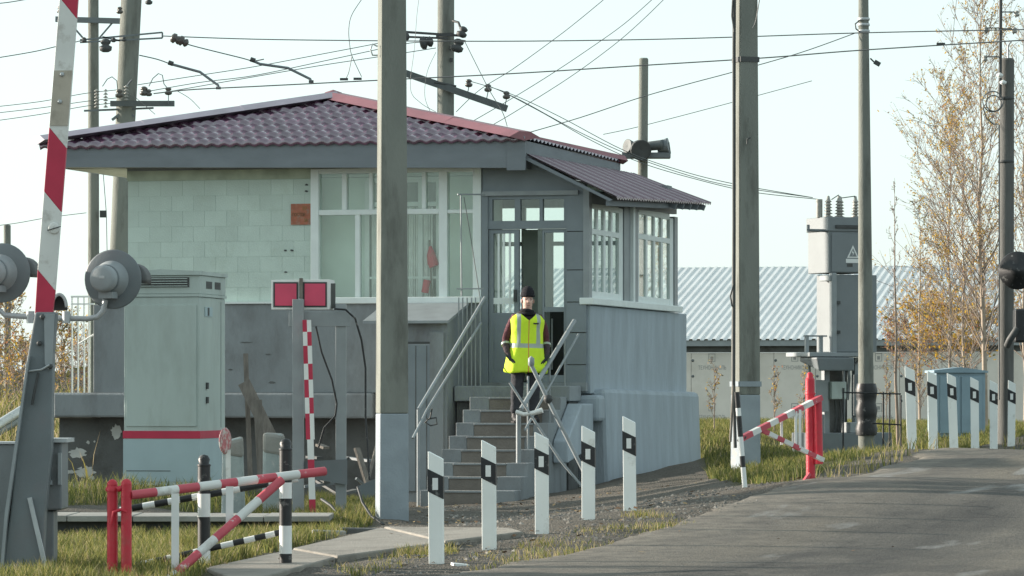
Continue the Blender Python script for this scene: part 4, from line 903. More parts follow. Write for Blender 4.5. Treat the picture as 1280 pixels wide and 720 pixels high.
# twin-lamp crossing signal seen from behind
D2 = 27.75
sg2 = thing('crossing_signal', 'grey twin lamp crossing signal seen from behind, beside the raised barrier', 'signal', base(61, 722, D2)[:])
r_ = rel(sg2)
MB().tube([Vector((r_(58,0,D2).x, .0, -.1)), r_(58,400,D2)], .045, 12).build('mast', M['steel'], sg2)
MB().tube([r_(-30,390,D2), r_(0,388,D2), r_(6,394,D2), r_(58,397.5,D2), r_(110,398.5,D2), r_(122,396,D2), r_(129,388,D2), r_(132,375,D2)], .02, 10).build('cross_arm', M['galv'], sg2)
for x in (38, 83): 
    MB().tube([r_(x,389,D2-.03), r_(x,404,D2-.03)], .028, 8).build('clamp', M['galv'], sg2); MB().bar(r_(x-3,403,D2-.04), r_(x+3,403,D2-.04), .02, .01).build('clamp_bolt', M['dark_metal'], sg2)
def lamp_head(px, py, yaw):
    c = r_(px, py, D2); Mx = Matrix.Translation(c) @ Matrix.Rotation(yaw,4,'Z') @ Matrix.Rotation(R(90),4,'X')
    h = MB().lathe([(0,-.035),(.2,-.035),(.207,-.026),(.207,-.02),(.197,-.016),(.13,-.008),(0,-.008)], 40, 0, Mx).build('backboard', M['steel'], sg2)
    # +z of Mx points towards the camera
    MB().lathe([(.13,-.01),(.11,.03),(.1,.06),(.093,.065),(.093,.17),(.086,.19),(.07,.2),(0,.203)], 30, 0, Mx @ Matrix.Translation((-.01,.0,0))).build('lamp_housing', M['steel_light'], h)
    MB().lathe([(.096,.1),(.1,.105),(.1,.118),(.096,.122)], 30, 0, Mx @ Matrix.Translation((-.01,0,0))).build('rim', M['steel'], h)
    MB().box((-.025,.0,.2045),(.015,.018,.207), 0, Mx).build('plate', M['galv'], h)
    MB().box((-.055,-.135,.01),(.045,-.09,.13), 0, Mx).build('terminal_box', M['steel_light'], h)
    # hood on the far side: a half tube that sticks out beyond the disc
    hd = MB(); n = 14; vs = []
    for zz_, rr_ in ((-.035,.125),(-.27,.115)):
        for i in range(n+1):
            t_ = math.pi*(-.08+1.16*i/n); vs.append(Mx @ Vector((rr_*math.cos(t_), rr_*math.sin(t_), zz_)))
    vs = [Mx @ Matrix.Translation((.085,.0,0)) @ (Mx.inverted() @ v_) for v_ in vs]; hd.add(vs, [(i,i+1,n+2+i,n+1+i) for i in range(n)], 0, True); hob = hd.build('hood', M['dark_metal'], h)
    so = hob.modifiers.new('solid','SOLIDIFY'); so.thickness = .006
    MB().lathe([(0,-.06),(.09,-.055),(.11,-.036)], 20, 0, Mx).build('lens', M['lamp_red'], h)
    return h
lamp_head(140, 349, R(-13)); lamp_head(1, 341, R(-13))
bl = MB(); n = 12; vs = []
for dd in (-.03,.14):
    for i in range(n+1):
        t_ = math.pi*i/n; p = r_(74+11*math.cos(t_), 384-18*math.sin(t_), D2+.1+dd); vs.append(p)
bl.add(vs, [(i,i+1,n+2+i,n+1+i) for i in range(n)], 0, True); bl_o = bl.build('bell_hood', M['galv'], sg2); so = bl_o.modifiers.new('solid','SOLIDIFY'); so.thickness = .022
MB().prism([r_(74+10*math.cos(math.pi*i/n), 384-17*math.sin(math.pi*i/n), D2+.2) for i in range(n+1)]+[r_(64,391,D2+.2), r_(84,391,D2+.2)][::1] if False else [r_(74+10*math.cos(math.pi*i/n), 388-20*math.sin(math.pi*i/n), D2+.2) for i in range(n+1)], (0,.03,0)).build('bell_plate', M['dark_metal'], sg2)
# ------------------------------------------------------------------ striped swing gate and black and white railing in the left foreground
D3 = 26.9
def round_post(mb, p, r, h, mi=0, seq=None):
    p = Vector(p)
    if seq:
        for a, b_, m_ in seq: mb.tube([p+Vector((0,0,h*a)), p+Vector((0,0,h*b_))], r, 14, m_)
        tm = seq[-1][2]
    else: mb.tube([p-Vector((0,0,.15)), p+Vector((0,0,h))], r, 14, mi); tm = mi
    mb.lathe([(r,0),(r*.95,r*.4),(r*.6,r*.85),(0,r*1.05)], 14, tm, Matrix.Translation(p+Vector((0,0,h))))
gt = thing('swing_gate', 'red and white striped swing gate arm hinged on two red posts in the left foreground', 'gate', base(149, 722, D3)[:])
r_ = rel(gt); gh = lambda y: EYE+(HY-y)/F*D3
m_ = MB(); p = r_(140.5, 725, D3+.05); p.z = 0; hh = gh(606)-gt.location.z; round_post(m_, p, .036, hh); m_.lathe([(.045,0),(.047,.02),(.036,.035)], 14, 0, Matrix.Translation(p+Vector((0,0,hh-.045)))); m_.build('gate_post', M['red'], gt)
m_ = MB(); p = r_(158, 725, D3); p.z = .01; hh = gh(607)-gt.location.z; round_post(m_, p, .036, hh); m_.build('hinge_post', M['red'], gt)
MB().tube([r_(139,655,D3-.02), r_(142,640,D3-.03), r_(151,637,D3-.03), r_(158,640,D3-.03)], .012, 7).build('latch', M['red'], gt)
MB().tube([r_(147,612,D3), r_(152,610,D3)], .02, 8).build('hinge', M['red'], gt)
WR = [M['boom_white'], M['pink_red']]
sq = lambda cuts, first: [(a, b_, (first+i) % 2) for i, (a, b_) in enumerate(zip(cuts[:-1], cuts[1:]))]
m_ = MB(); stripes(m_, r_(163,619,D3), r_(406,589,D3+.9), .062, .062, sq([0,.125,.235,.34,.45,.535,.64,.74,.86,1], 1), (0,0,1), True, 12); m_.build('top_rail', WR, gt)
m_ = MB(); stripes(m_, r_(207,728,D3), r_(352,600,D3+.6), .062, .062, sq([0,.09,.28,.42,.62,.8,1], 0), (0,0,1), True, 12); m_.build('diagonal_brace', WR, gt)
for x, y0, y1, dd, w_ in ((219,735,617,.15,.05),(287,662,608,.4,.05)): MB().bar(r_(x,y0,D3+dd), r_(x,y1,D3+dd), w_, .03, 0, (0,1,0)).build('upright', M['white'], gt)
MB().tube([r_(160,722,D3), r_(207,726,D3)], .025, 10).build('bottom_rail', M['pink_red'], gt)
D4 = 28.2
rl = thing('striped_railing', 'black and white striped pipe railing behind the swing gate', 'railing', base(306, 716, D4)[:])
r_ = rel(rl); BWm = [M['white'], M['black']]
gh4 = lambda y, d=D4: EYE+(HY-y)/F*d
for px, yt, cuts, nm in ((255,583,[617,646,688,735],0),(357,563,[603,623,657,692,735],0)):
    p = r_(px,735,D4); z0 = p.z; ztp = r_(px,yt,D4).z; m_ = MB(); ys_ = [yt]+cuts
    for i, (ya, yb) in enumerate(zip(ys_[:-1], ys_[1:])): m_.tube([r_(px,yb,D4), r_(px,ya,D4)], .045, 14, (i+1) % 2)
    m_.lathe([(.045,0),(.05,.008),(.045,.016),(.036,.02),(.043,.05),(.03,.075),(0,.085)], 14, 1, Matrix.Translation(r_(px,yt,D4))); m_.build('post', BWm, rl)
m_ = MB(); stripes(m_, r_(150,638,D4+.05), r_(300,611,D4+.05), .05, .05, sq([0,.1,.19,.29,.4,.5,.6,.72,.85,1], 0), (0,0,1), True); stripes(m_, r_(300,611,D4+.05), r_(372,598,D4+.05), .05, .05, sq([0,.5,1], 1), (0,0,1), True); m_.build('upper_rail', BWm, rl)
m_ = MB(); stripes(m_, r_(165,708,D4+.05), r_(357,664,D4+.05), .045, .045, sq([0,.06,.14,.23,.31,.4,.5,.58,.66,.73,.8,.87,.93,1], 1), (0,0,1), True); m_.build('lower_rail', BWm, rl)
# ------------------------------------------------------------------ low platform edge behind the grass
pf = thing('platform_edge', 'low weathered boardwalk edge with pale planks behind the foreground grass', 'boardwalk', base(170,664,34.5)[:])
r_ = rel(pf)
for k_ in range(6):
    x0 = -80+k_*82; x1 = x0+81
    a, b_ = r_(x0,645,34.5), r_(x1,645.2,34.5); MB().box((a.x,a.y,a.z-.05),(b_.x,b_.y+1.0,a.z+random.uniform(-.006,.006))).build('plank', M['concrete'], pf, bevel=.006)
a, b_ = r_(-80,652,34.6), r_(410,652,34.6); MB().box((a.x,a.y+.05,-.3),(b_.x,b_.y+.9,a.z+.0)).build('side_board', M['dark_metal'], pf)
# ------------------------------------------------------------------ relay cabinet
D5 = 42.6
rc = thing('relay_cabinet', 'tall pale green relay cabinet with a red stripe in front of the hut', 'cabinet', base(202,608,D5)[:], -R(11))
s5 = F/D5; wc = 98/s5; hc = (608-368)/s5; zb5 = .03; dp = 1.05
MB().box((-wc/2, 0, zb5), (wc/2, dp, hc)).build('body', M['cabinet'], rc, bevel=.012)
zr = lambda y: (608-y)/s5
MB().box((-wc/2-.006,-.006,zr(599)),(wc/2+.006,dp+.006,zr(545.5))).build('lower_section', M['cabinet_blue'], rc)
MB().box((-wc/2-.009,-.009,zr(545)),(wc/2+.009,dp+.009,zr(535.5))).build('stripe', M['crimson'], rc)
MB().box((-wc/2-.01,-.012,hc+.002),(wc/2+.012,dp+.012,hc+.03)).build('rim', M['cabinet'], rc)
MB().box((-wc/2+.0,-.004,hc+.031),(wc/2+.004,dp+.004,zr(341))).build('head_section', M['cabinet'], rc, bevel=.008)
MB().prism([(-wc/2-.02,-.03,zr(341)+.001),(wc/2+.02,-.03,zr(341)+.001),(wc/2+.02,-.03,zr(336)),(0,-.03,zr(333.5)),(-wc/2-.02,-.03,zr(337))], (0,dp+.06,0)).build('roof', M['cabinet'], rc)
lv = MB()
for k_ in range(4): lv.box((-wc/2+.16,-.03,zr(355)+k_*.026),(wc/2-.13,-.003,zr(355)+k_*.026+.008))
lvo = lv.build('louvre', M['cabinet'], rc); MB().box((-wc/2+.14,-.01,zr(356)),(wc/2-.11,-.0045,zr(343.5))).build('louvre_back', M['foundation'], lvo)
MB().box((-wc/2+.03,-.012,zr(530)),(wc/2-.03,-.001,zr(378))).build('door', M['cabinet'], rc, bevel=.004)
MB().box((-wc/2+.03,-.009,zr(586)),(.1,-.0065,zr(585))).build('seam', M['foundation'], rc)
for k_ in range(2): MB().box((wc/2+.003,.25+.35*k_,zr(357)),(wc/2+.008,.48+.35*k_,zr(348))).build('side_vent', M['foundation'], rc)
MB().box((wc/2+.001,.2,zr(392)),(wc/2+.008,.5,zr(380))).build('latch_plate', M['cabinet_blue'], rc); MB().box((wc/2+.008,.3,zr(391)),(wc/2+.012,.36,zr(381))).build('lock_slot', M['foundation'], rc)
for y in (479,497): MB().box((wc/2+.001,.25,zr(y+4)),(wc/2+.02,.31,zr(y-4))).build('hinge', M['dark_metal'], rc)
MB().box((wc/2+.001,.86,zr(532)),(wc/2+.003,.868,zr(372))).build('seam', M['foundation'], rc)
# ------------------------------------------------------------------ obstacle-light box on two grey posts
D6 = 37
lb = thing('light_signal', 'two red light panels in a white box on grey posts in front of the hut', 'signal', base(400,645,D6)[:])
r_ = rel(lb)
def bx6(px0, py0, px1, py1, d0, d1, nm, m_, par=lb, bev=.004, to_ground=False):
    a, b_ = r_(px0,py1,d0), r_(px1,py0,d0); z0 = -.1 if to_ground else a.z
    return MB().box((a.x,d0-lb.location.y,z0),(b_.x,d1-lb.location.y,b_.z)).build(nm, m_, par, bevel=bev)
bx6(365.5,374,379.5,650,D6-.12,D6-.02,'post','x' if 0 else M['steel_light'],to_ground=True); bx6(419.5,380,432.5,650,D6,D6+.1,'post',M['steel_light'],to_ground=True)
bx6(361,389,438,408,D6-.016,D6+.0-.003,'cross_board',M['steel_light'])
MB().hexa([r_(380,597,D6-.06),r_(434,606,D6-.06),r_(434,606,D6-.02),r_(380,597,D6-.02),r_(380,577,D6-.06),r_(434,574,D6-.06),r_(434,574,D6-.02),r_(380,577,D6-.02)]).build('cross_board', M['steel'], lb)
bx_ = MB(); c0, c1 = r_(339,387,D6+.02), r_(412,350,D6+.02); yb_ = D6+.02-lb.location.y; tw = .1
bx_.hexa([(c0.x,yb_,c0.z),(c1.x,yb_,c0.z+.0),(c1.x+.04,yb_+.16,c0.z),(c0.x+.06,yb_+.16,c0.z),(c0.x,yb_,c1.z),(c1.x,yb_,c1.z+.005),(c1.x+.04,yb_+.16,c1.z),(c0.x+.06,yb_+.16,c1.z)])
box = bx_.build('box', M['white'], lb, bevel=.004)
for a, b_ in ((341.5,372.5),(378.5,408.5)):
    p, q = r_(a,384,D6), r_(b_,352.5,D6); MB().box((p.x,yb_-.006,p.z),(q.x,yb_-.001,q.z)).build('panel_rim', M['dark_metal'], box); p, q = r_(a+2.2,382,D6), r_(b_-2.0,354.5,D6); MB().box((p.x,yb_-.012,p.z),(q.x,yb_-.0065,q.z)).build('red_panel', M['lamp_red'], box)
p, q = r_(374,370,D6-.01), r_(378.5,349,D6-.01); MB().box((p.x,yb_-.03,p.z-.02),(q.x,yb_-.001,q.z+.01)).build('bracket', M['wood'], lb)
p, q = r_(411.2,385,D6), r_(412.4,354,D6); MB().box((q.x+.004,yb_+.04,p.z),(q.x+.0455,yb_+.12,q.z)).build('side_hatch', M['foundation'], box)
MB().tube([r_(418,386,D6-.05), r_(432,387,D6-.08), r_(444,398,D6-.05), r_(452,425,D6), r_(457,460,D6), r_(457,520,D6), r_(462,600,D6-.1)], .01, 7).build('cable', M['black'], lb)
MB().tube([r_(395,408,D6-.03), r_(402,440,D6), r_(415,475,D6), r_(421,505,D6), r_(419,520,D6), r_(405,535,D6), r_(398,560,D6)], .009, 7).build('cable', M['black'], lb)
# two-coloured pole tied to the frame
bp_ = thing('striped_pole', 'leaning pole taped in red and white blocks beside the grey sign posts', 'pole', base(389,645,D6-.25)[:])
r_ = rel(bp_); m_ = MB(); p, q = r_(383.5,400,D6-.2), r_(391,645,D6-.25); q.z = min(q.z, -.02)
cuts = [0,.06,.13,.22,.3,.39,.47,.6,.7,.79,.9,1]
for i, (a, b_) in enumerate(zip(cuts[:-1], cuts[1:])):
    if b_ <= .61:
        for j in range(2):
            off = Vector(((-.019 if j == 0 else .019),0,0)); k2 = ((i+j) % 2)
            m_.bar(p.lerp(q,a)+off, p.lerp(q,b_)+off, .04, .05, 1 if k2 == 0 else 0, (0,1,0))
    else: m_.bar(p.lerp(q,a), p.lerp(q,b_), .058, .05, 1 if i % 2 == 0 else 0, (0,1,0))
m_.build('staff', [M['white'], M['crimson']], bp_)
# ------------------------------------------------------------------ concrete stumps, small round marker, scrap
def stump(px0, px1, yt, d, label, wob):
    o = thing('concrete_stump', label, 'post', base((px0+px1)/2, 648, d)[:], 0, 'old concrete stumps'); w_ = (px1-px0)/F*d; h = EYE+(HY-yt)/F*d-o.location.z
    m_ = MB(); m_.hexa([(-w_/2,0,-.1),(w_/2,0,-.1),(w_/2,.2,-.1),(-w_/2,.2,-.1),(-w_*.45,.02,h-.04*wob),(w_*.36,.02,h-.0),(w_*.38,.18,h),(-w_*.44,.18,h-.05*wob)]); m_.build('shaft', M['stump'], o, bevel=.03)
    m_ = MB(); m_.hexa([(-w_*.46,.0,h*.78),(w_*.42,.0,h*.74),(w_*.42,.21,h*.74),(-w_*.46,.21,h*.78),(-w_*.46,.012,h-.05*wob),(w_*.38,.012,h-.01),(w_*.38,.19,h+.012),(-w_*.44,.19,h-.04*wob)]); m_.build('broken_top', M['concrete'], o, bevel=.03)
M['stump'] = mat('chipped_blue_grey_stump', (.33,.38,.37), .9, .15, 6, .4, 30, dirt=(.5,.5,.47), dscale=5, dlo=.55, dhi=.62)
stump(276,306,546,37.5,'narrow weathered concrete stump behind the small round marker', 1); stump(327,358,543,37.2,'broad weathered concrete stump with a broken top beside the grey sign posts', -.4)
mk = thing('round_marker', 'small faded red and white round marker on a thin stake before a concrete stump', 'sign', base(284,652,36)[:])
r_ = rel(mk); MB().bar(r_(286,655,36), r_(285,562,36), .045, .02, 0, (0,1,0)).build('stake', M['boom_white'], mk)
pl = Matrix.Translation(r_(281.5,551,35.97)) @ Matrix.Rotation(R(68),4,'Z') @ Matrix.Rotation(R(90),4,'X'); dsk = MB().lathe([(0,-.006),(.115,-.006),(.12,0),(.115,.006),(0,.006)], 24, 0, pl).build('disc', M['marker_red'], mk)
MB().lathe([(.085,.0065),(.112,.0065),(.112,.008),(.085,.008)], 24, 0, pl).build('red_ring', M['marker_red'], dsk); MB().lathe([(.085,-.008),(.112,-.008),(.112,-.0065),(.085,-.0065)], 24, 0, pl).build('red_ring', M['marker_red'], dsk)
def board(px0, py0, px1, py1, d, w_, name, label, m_='wood', cat='plank', th=.03):
    p, q = W(px0,py0,d), W(px1,py1,d-.2); o = thing(name, label, cat, (q.x,q.y,q.z)); mb = MB().bar(p-q, (0,0,0), w_, th, 0, (0,1,0)); me_ = mb.mesh(name, M[m_])
    bpy.data.objects.remove(o); o = bpy.data.objects.new(name, me_); COL.objects.link(o); o.location = q; return tag(o, label, cat)
board(307,442,313,600,51,.06,'plank','upright grey lath leaning on the hut wall right of the relay cabinet')
board(305,478,338,545,50.8,.16,'plank','slanted dark board leaning against the hut wall under the lower wall')
board(322,500,330,648,47,.1,'plank','weathered plank standing in the dark recess under the hut')
# rusty sheet and bent rods near the foot of the hut, in front of the tall concrete pole
sc_ = thing('shovel', 'dark shovel leaning in the recess left of the concrete pole', 'shovel', base(462,622,44)[:]); r_ = rel(sc_)
MB().prism([r_(447,608,44),(r_(470,598,44)),(r_(468,618,44)),(r_(455,632,44)),(r_(449,625,44))],(0,.012,0)).build('blade', M['steel'], sc_); MB().tube([r_(458,610,44.02),r_(470,560,44.4),r_(480,520,44.8)], .018, 7).build('shaft', M['wood'], sc_)
rd = thing('bent_rod', 'dark bent steel rod lying over the earth before the concrete pole', 'rod', base(465,645,35.5)[:]); r_ = rel(rd); MB().tube([r_(447,608,35.6), r_(453,628,35.5), r_(464,645,35.4), r_(480,656,35.3)], .012, 7).build('rod', M['dark_metal'], rd)
rd = thing('bent_rod', 'short dark rod sticking up from the grass under the grey sign posts', 'rod', base(415,640,36)[:]); r_ = rel(rd); MB().tube([r_(402,624,36.2), r_(414,632,36), r_(428,648,35.9)], .014, 7).build('rod', M['dark_metal'], rd)
p = base(411,665,33); o = MB().box((-.14,-.06,-.02),(.14,.06,.05)).build('concrete_chunk', M['concrete'], None, p, bevel=.012); o.rotation_euler = (0,.04,.1); tag(o, 'pale broken concrete strip lying at the edge of the grass and path', 'rubble')
p = base(455,662,33.4); o = MB().box((-.2,-.05,-.02),(.4,.1,.04)).build('concrete_chunk', M['foundation'], None, p, bevel=.01); o.rotation_euler = (0,.02,.06); tag(o, 'dark flat slab at the upper edge of the concrete path', 'rubble')
p = base(575,702,28.2); o = MB().box((-.06,-.03,0),(.06,.03,.018)).build('litter_scrap', M['white'], None, p); o.rotation_euler = (.1,.1,.4); tag(o, 'white scrap of litter beside the nearest marker post', 'litter')
pk_o = thing('junk_pile', 'pile of dark boards and metal scrap in the recess under the hut', 'scrap', base(400,610,47)[:]); r_ = rel(pk_o)
for k_ in range(9):
    x0 = 350+random.uniform(0,95); y0 = random.uniform(560,615); MB().bar(r_(x0,y0,48+random.uniform(0,1)), r_(x0+random.uniform(-40,40),min(622,y0+random.uniform(0,30)),48.2), .08, .03).build('scrap_board', M[random.choice(['wood','dark_metal','foundation','steel'])], pk_o)
for x0,y0,x1,y1 in ((446,560,462,612),(398,556,408,560)): MB().bar(r_(x0,y0,48), r_(x1,y1,47.9), .1, .03).build('scrap_board', M['wood'], pk_o)
# ------------------------------------------------------------------ marker posts
def marker(px, yb, yt, d, lean, label, grp):
    w_ = .105; p = W(px, yb, d); zg = gz(p.x, p.y); h = EYE+(HY-yt)/F*d-zg
    o = thing('marker_post', label, 'marker post', (p.x, p.y, zg), R(-9), grp); o.rotation_euler = (0, lean, R(-9))
    sl = .055; t_ = .05
    MB().prism([(-w_/2,0,-.15),(w_/2,0,-.15),(w_/2,0,h-sl),(-w_/2,0,h)], (0,t_,0)).build('shaft', M['post_white'], o, bevel=.004)
    zb_ = h-sl-.285; bh = .16
    MB().prism([(-w_/2-.003,-.003,zb_+.055),(w_/2+.003,-.003,zb_),(w_/2+.003,-.003,zb_+bh),(-w_/2-.003,-.003,zb_+.055+bh)], (0,t_+.006,0)).build('black_band', M['black'], o)
    for s in (-1,1): MB().box((-.02,-.008 if s < 0 else t_+.0035,zb_+.065),(.02,-.0035 if s < 0 else t_+.008,zb_+.15)).build('reflector', M['white'], o)
gA = 'white marker posts along the near road edge'; gB = 'white marker posts beyond the crossing gate'
nm = ['nearest white marker post, leftmost of the near row','second white marker post from the left, before the bottom of the steps','third white marker post from the left, right of the steps','fourth white marker post from the left, before the crossed poles','fifth white marker post, standing before the grey footing of the hut']
for (px, yb, yt, d, ln), l_ in zip(((545,706,564,28.4,-.008),(611,690,550,30,-.006),(677,669,540,31.4,-.004),(735,657,532,32.6,.0),(787,638,520,33.9,-.01)), nm): marker(px, yb, yt, d, ln, l_, gA)
nm = ['white marker post in front of the bare sapling, leftmost beyond the red posts','white marker post before the left side of the blue metal cabinet','leaning white marker post before the middle of the blue metal cabinet','white marker post at the right edge of the blue metal cabinet','white marker post just left of the dark pole with the signal','white marker post just right of the dark pole at the right edge']
for (px, yb, yt, d, ln), l_ in zip(((1140,562,457,44,-.03),(1167,556,463,46.5,-.02),(1193,555,466,49,-.035),(1219,554,471,51.5,-.01),(1242,553.5,475,54,0),(1264,553,475,56,.01)), nm): marker(px, yb, yt, d, ln, l_, gB)
M['dark_steel'] = mat('dark_steel', (.1,.115,.115), .6, .15, 5)
# ------------------------------------------------------------------ far striped gate with two red posts
D8 = 37
g2 = thing('swing_gate', 'far red and white swing gate hinged on two red posts by the road', 'gate', base(1015,600,D8)[:])
r_ = rel(g2)
m_ = MB(); p = r_(1013.5,602,D8); q = r_(1012.5,474,D8); m_.tube([p,q], .043, 14); m_.lathe([(.043,0),(.03,.02),(.028,.05),(.012,.065),(0,.066)], 14, 0, Matrix.Translation(q)); m_.lathe([(.047,-.01),(.05,0),(.047,.01)], 14, 0, Matrix.Translation(r_(1012.8,492,D8))); m_.build('gate_post', M['red'], g2)
m_ = MB(); p = r_(1023,580,D8-.02); q = r_(1021.5,500,D8-.02); m_.tube([p,q], .044, 14); m_.lathe([(.044,0),(.03,.03),(0,.035)], 14, 0, Matrix.Translation(q)); m_.build('hinge_post', M['red'], g2)
MB().bar(r_(1003,605,D8-.1), r_(1012,592,D8-.05), .03, .03).build('foot_stay', M['pink_red'], g2)
m_ = MB(); stripes(m_, r_(927,548,D8-.6), r_(1026,497,D8-.05), .055, .05, sq([0,.12,.22,.34,.44,.55,.65,.76,.88,1], 1)); m_.build('top_rail', WR, g2)
m_ = MB(); stripes(m_, r_(951,537,D8-.45), r_(1029,575,D8-.1), .042, .04, sq([0,.12,.25,.36,.5,.62,.74,.87,1], 1)); m_.build('diagonal_brace', WR, g2)
for x, y0, y1 in ((977,556,526),(995,560,514),(1000,560,512)): MB().bar(r_(x,y0,D8-.25), r_(x,y1,D8-.25), .024, .02, 0, (0,1,0)).build('upright', M['white'], g2)
MB().tube([r_(924,551,D8-.65), r_(927,545,D8-.6), r_(932,548,D8-.6)], .02, 7).build('end_hook', M['dark_metal'], g2)
bwp = thing('striped_post', 'thin leaning black and white post at the free end of the far gate', 'post', base(931,609,D8-.7)[:]); r_ = rel(bwp)
m_ = MB(); ys_ = [490,510,520,546,570,584,609]
for i, (a, b_) in enumerate(zip(ys_[:-1], ys_[1:])): m_.tube([r_(921+10*(b_-490)/119,b_,D8-.7), r_(921+10*(a-490)/119,a,D8-.7)], .024, 10, 1 if i % 2 == 0 else 0)
m_.build('pipe', BWm, bwp)
# ------------------------------------------------------------------ poles
def sq_pole(name, label, px, yb, d, w0, w1, h, yaw, paint_h=None, cat='pole', lean=(0,0), chamf=.012, mat_='concrete_pole', zb=None):
    p = base(px, yb, d)
    if zb is not None: p.z = zb
    o = thing(name, label, cat, p[:], yaw); m_ = MB()
    def ring(z, w_): return [Vector((sx*w_/2+lean[0]*z, sy*w_/2+lean[1]*z, z)) for sx, sy in ((-1,-1),(1,-1),(1,1),(-1,1))]
    zs = [-.3]+([paint_h] if paint_h else [])+[h]
    for i, (a, b_) in enumerate(zip(zs[:-1], zs[1:])):
        wa = w0+(w1-w0)*max(a,0)/h; wb = w0+(w1-w0)*b_/h; m_.hexa(ring(a,wa)+ring(b_,wb), 1 if (paint_h and i == 0) else 0)
    m_.build('shaft', [M[mat_], M['pole_paint']], o, bevel=chamf); return o
def rd_pole(name, label, px0, y0, px1, y1, d, r0, r1, m_='concrete_pole', cat='pole', n=18, yb=None):
    a, b_ = W(px0,y0,d), W(px1,y1,d); o = thing(name, label, cat, (a.x, a.y, gz(a.x,a.y))); a = a-o.location; b_ = b_-o.location
    if yb is None: dd = (b_-a); a = a+dd*((-.3-a.z)/dd.z)
    mb = MB(); mb.tube([a, a.lerp(b_,.5), b_], [r0,(r0+r1)/2,r1], n, 0); mb.lathe([(r1,0),(r1*.8,r1*.25),(0,r1*.3)], n, 0, Matrix.Translation(b_)); mb.build('shaft', M[m_], o); return o
D9 = 36
pA = sq_pole('concrete_pole', 'thick square concrete pole with a blue painted foot in front of the hut window', 490, 642, D9, .268, .2, 7.2, R(11), .93)
MB().tube([Vector((-.135,-.02,4.23)), Vector((-.18,-.02,4.25)), Vector((-.2,-.02,4.2)), Vector((-.18,-.02,4.15)), Vector((-.135,-.02,4.15))], .008, 6).build('wire_loop', M['galv'], pA)
D10 = 46.5
pB = sq_pole('concrete_pole', 'square concrete pole with a cable on its left side, standing right of the hut', 932, 560, D10, .27, .185, 8.5, R(22), .95+.02)
rB = rel(pB); Rz = Matrix.Rotation(-R(22),4,'Z')
def lB(px, py, d): return Rz @ (W(px,py,d)-pB.location)
MB().tube([lB(918,-20,D10-.1), lB(917.5,60,D10-.1), lB(917.5,300,D10-.12), lB(917,480,D10-.15), lB(919,560,D10-.15)], .022, 8).build('cable', M['dark_metal'], pB)
MB().tube([lB(916,0,D10-.12), lB(915,20,D10-.14), lB(918,40,D10-.13)], .012, 6).build('cable_loop', M['dark_metal'], pB); MB().tube([lB(917,355,D10-.16), lB(913,370,D10-.18), lB(915,382,D10-.18), lB(918,385,D10-.16)], .01, 6).build('cable_loop', M['dark_metal'], pB)
for y, m_ in ((75,'dark_metal'),(480,'pole_paint')):
    z = EYE+(HY-y)/F*D10-pB.location.z; w_ = .27+(.185-.27)*z/8.5+.02; MB().box((-w_/2,-w_/2,z-.03),(w_/2,w_/2,z+.03)).build('clamp_band', M[m_], pB)
MB().tube([lB(938,172,D10-.17), lB(934,174,D10-.17), lB(934,180,D10-.17)], .01, 6).build('hook', M['dark_metal'], pB)
MB().tube([lB(913,552,D10-.3), lB(917,478,D10-.15)], .015, 6).build('stay', M['wood'], pB)
D11 = 58
pC = rd_pole('concrete_pole', 'tall round concrete pole wrapped in black at its foot beside the transformer', 1083, 560, 1079, -40, D11, .122, .07)
r_ = rel(pC)
m_ = MB(); prof = []
for i in range(9): prof.append((.15+.015*math.sin(i*2.1), (i/8)*.75))
m_.lathe(prof, 14, 0, Matrix.Translation(r_(1083,544,D11))); m_.build('black_wrap', M['black'], pC)
for y in (24,31,39): 
    m_ = MB(); c = r_(1079.5,y,D11); m_.lathe([(.084,-.02),(.09,-.015),(.09,.015),(.084,.02)], 14, 0, Matrix.Translation(c)); m_.build('clamp_band', M['galv'], pC)
MB().tube([r_(1088,73,D11-.05), r_(1094,79,D11-.08)], .012, 6).build('lamp_arm', M['dark_metal'], pC); MB().bar(r_(1093,77,D11-.08), r_(1100,81,D11-.08), .07, .06).build('lamp', M['dark_metal'], pC)
MB().tube([r_(1075,25,D11-.05), r_(1069,30,D11-.1), r_(1070,36,D11-.1), r_(1075,40,D11-.05)], .01, 6).build('wire_loop', M['dark_metal'], pC)
D12 = 57
pD = rd_pole('wooden_pole', 'dark wooden pole topped by a thin pipe with insulators at the right edge', 1257, 553, 1259, 75, D12, .115, .1, 'wood_pole')
r_ = rel(pD)
MB().tube([r_(1250,122,D12-.12), r_(1251,-20,D12-.12)], .025, 8).build('pipe', M['dark_metal'], pD)
def insul(mb, c, s, n=10, mi=0, updir=(0,0,1)):
    Mx = Matrix.Translation(c) @ Vector(updir).to_track_quat('Z','Y').to_matrix().to_4x4()
    mb.lathe([(.3*s,-.6*s),(.55*s,-.45*s),(.6*s,-.1*s),(.3*s,.05*s),(.45*s,.2*s),(.5*s,.4*s),(.25*s,.6*s),(0,.65*s)], n, mi, Mx)
for x, y, sx in ((1268,17,1),(1235,37,-1),(1265,38,1),(1234,73,-1)):
    MB().tube([r_(1250,y-2,D12-.12), r_(x,y-2,D12-.12), r_(x+sx*2,y+5,D12-.12)], .01, 6).build('insulator_hook', M['dark_metal'], pD); m_ = MB(); insul(m_, r_(x+sx*3,y,D12-.12), .07); m_.build('insulator', M['ceramic'], pD)
MB().tube([r_(1260,75,D12), r_(1260,57,D12), r_(1264,52,D12)], .014, 6).build('insulator_hook', M['galv'], pD)
for x, y in ((1250,94),(1254,103)): MB().lathe([(0,-.04),(.045,-.02),(.05,.01),(0,.04)], 10, 0, Matrix.Translation(r_(x,y,D12-.15))).build('insulator', M['white'], pD)
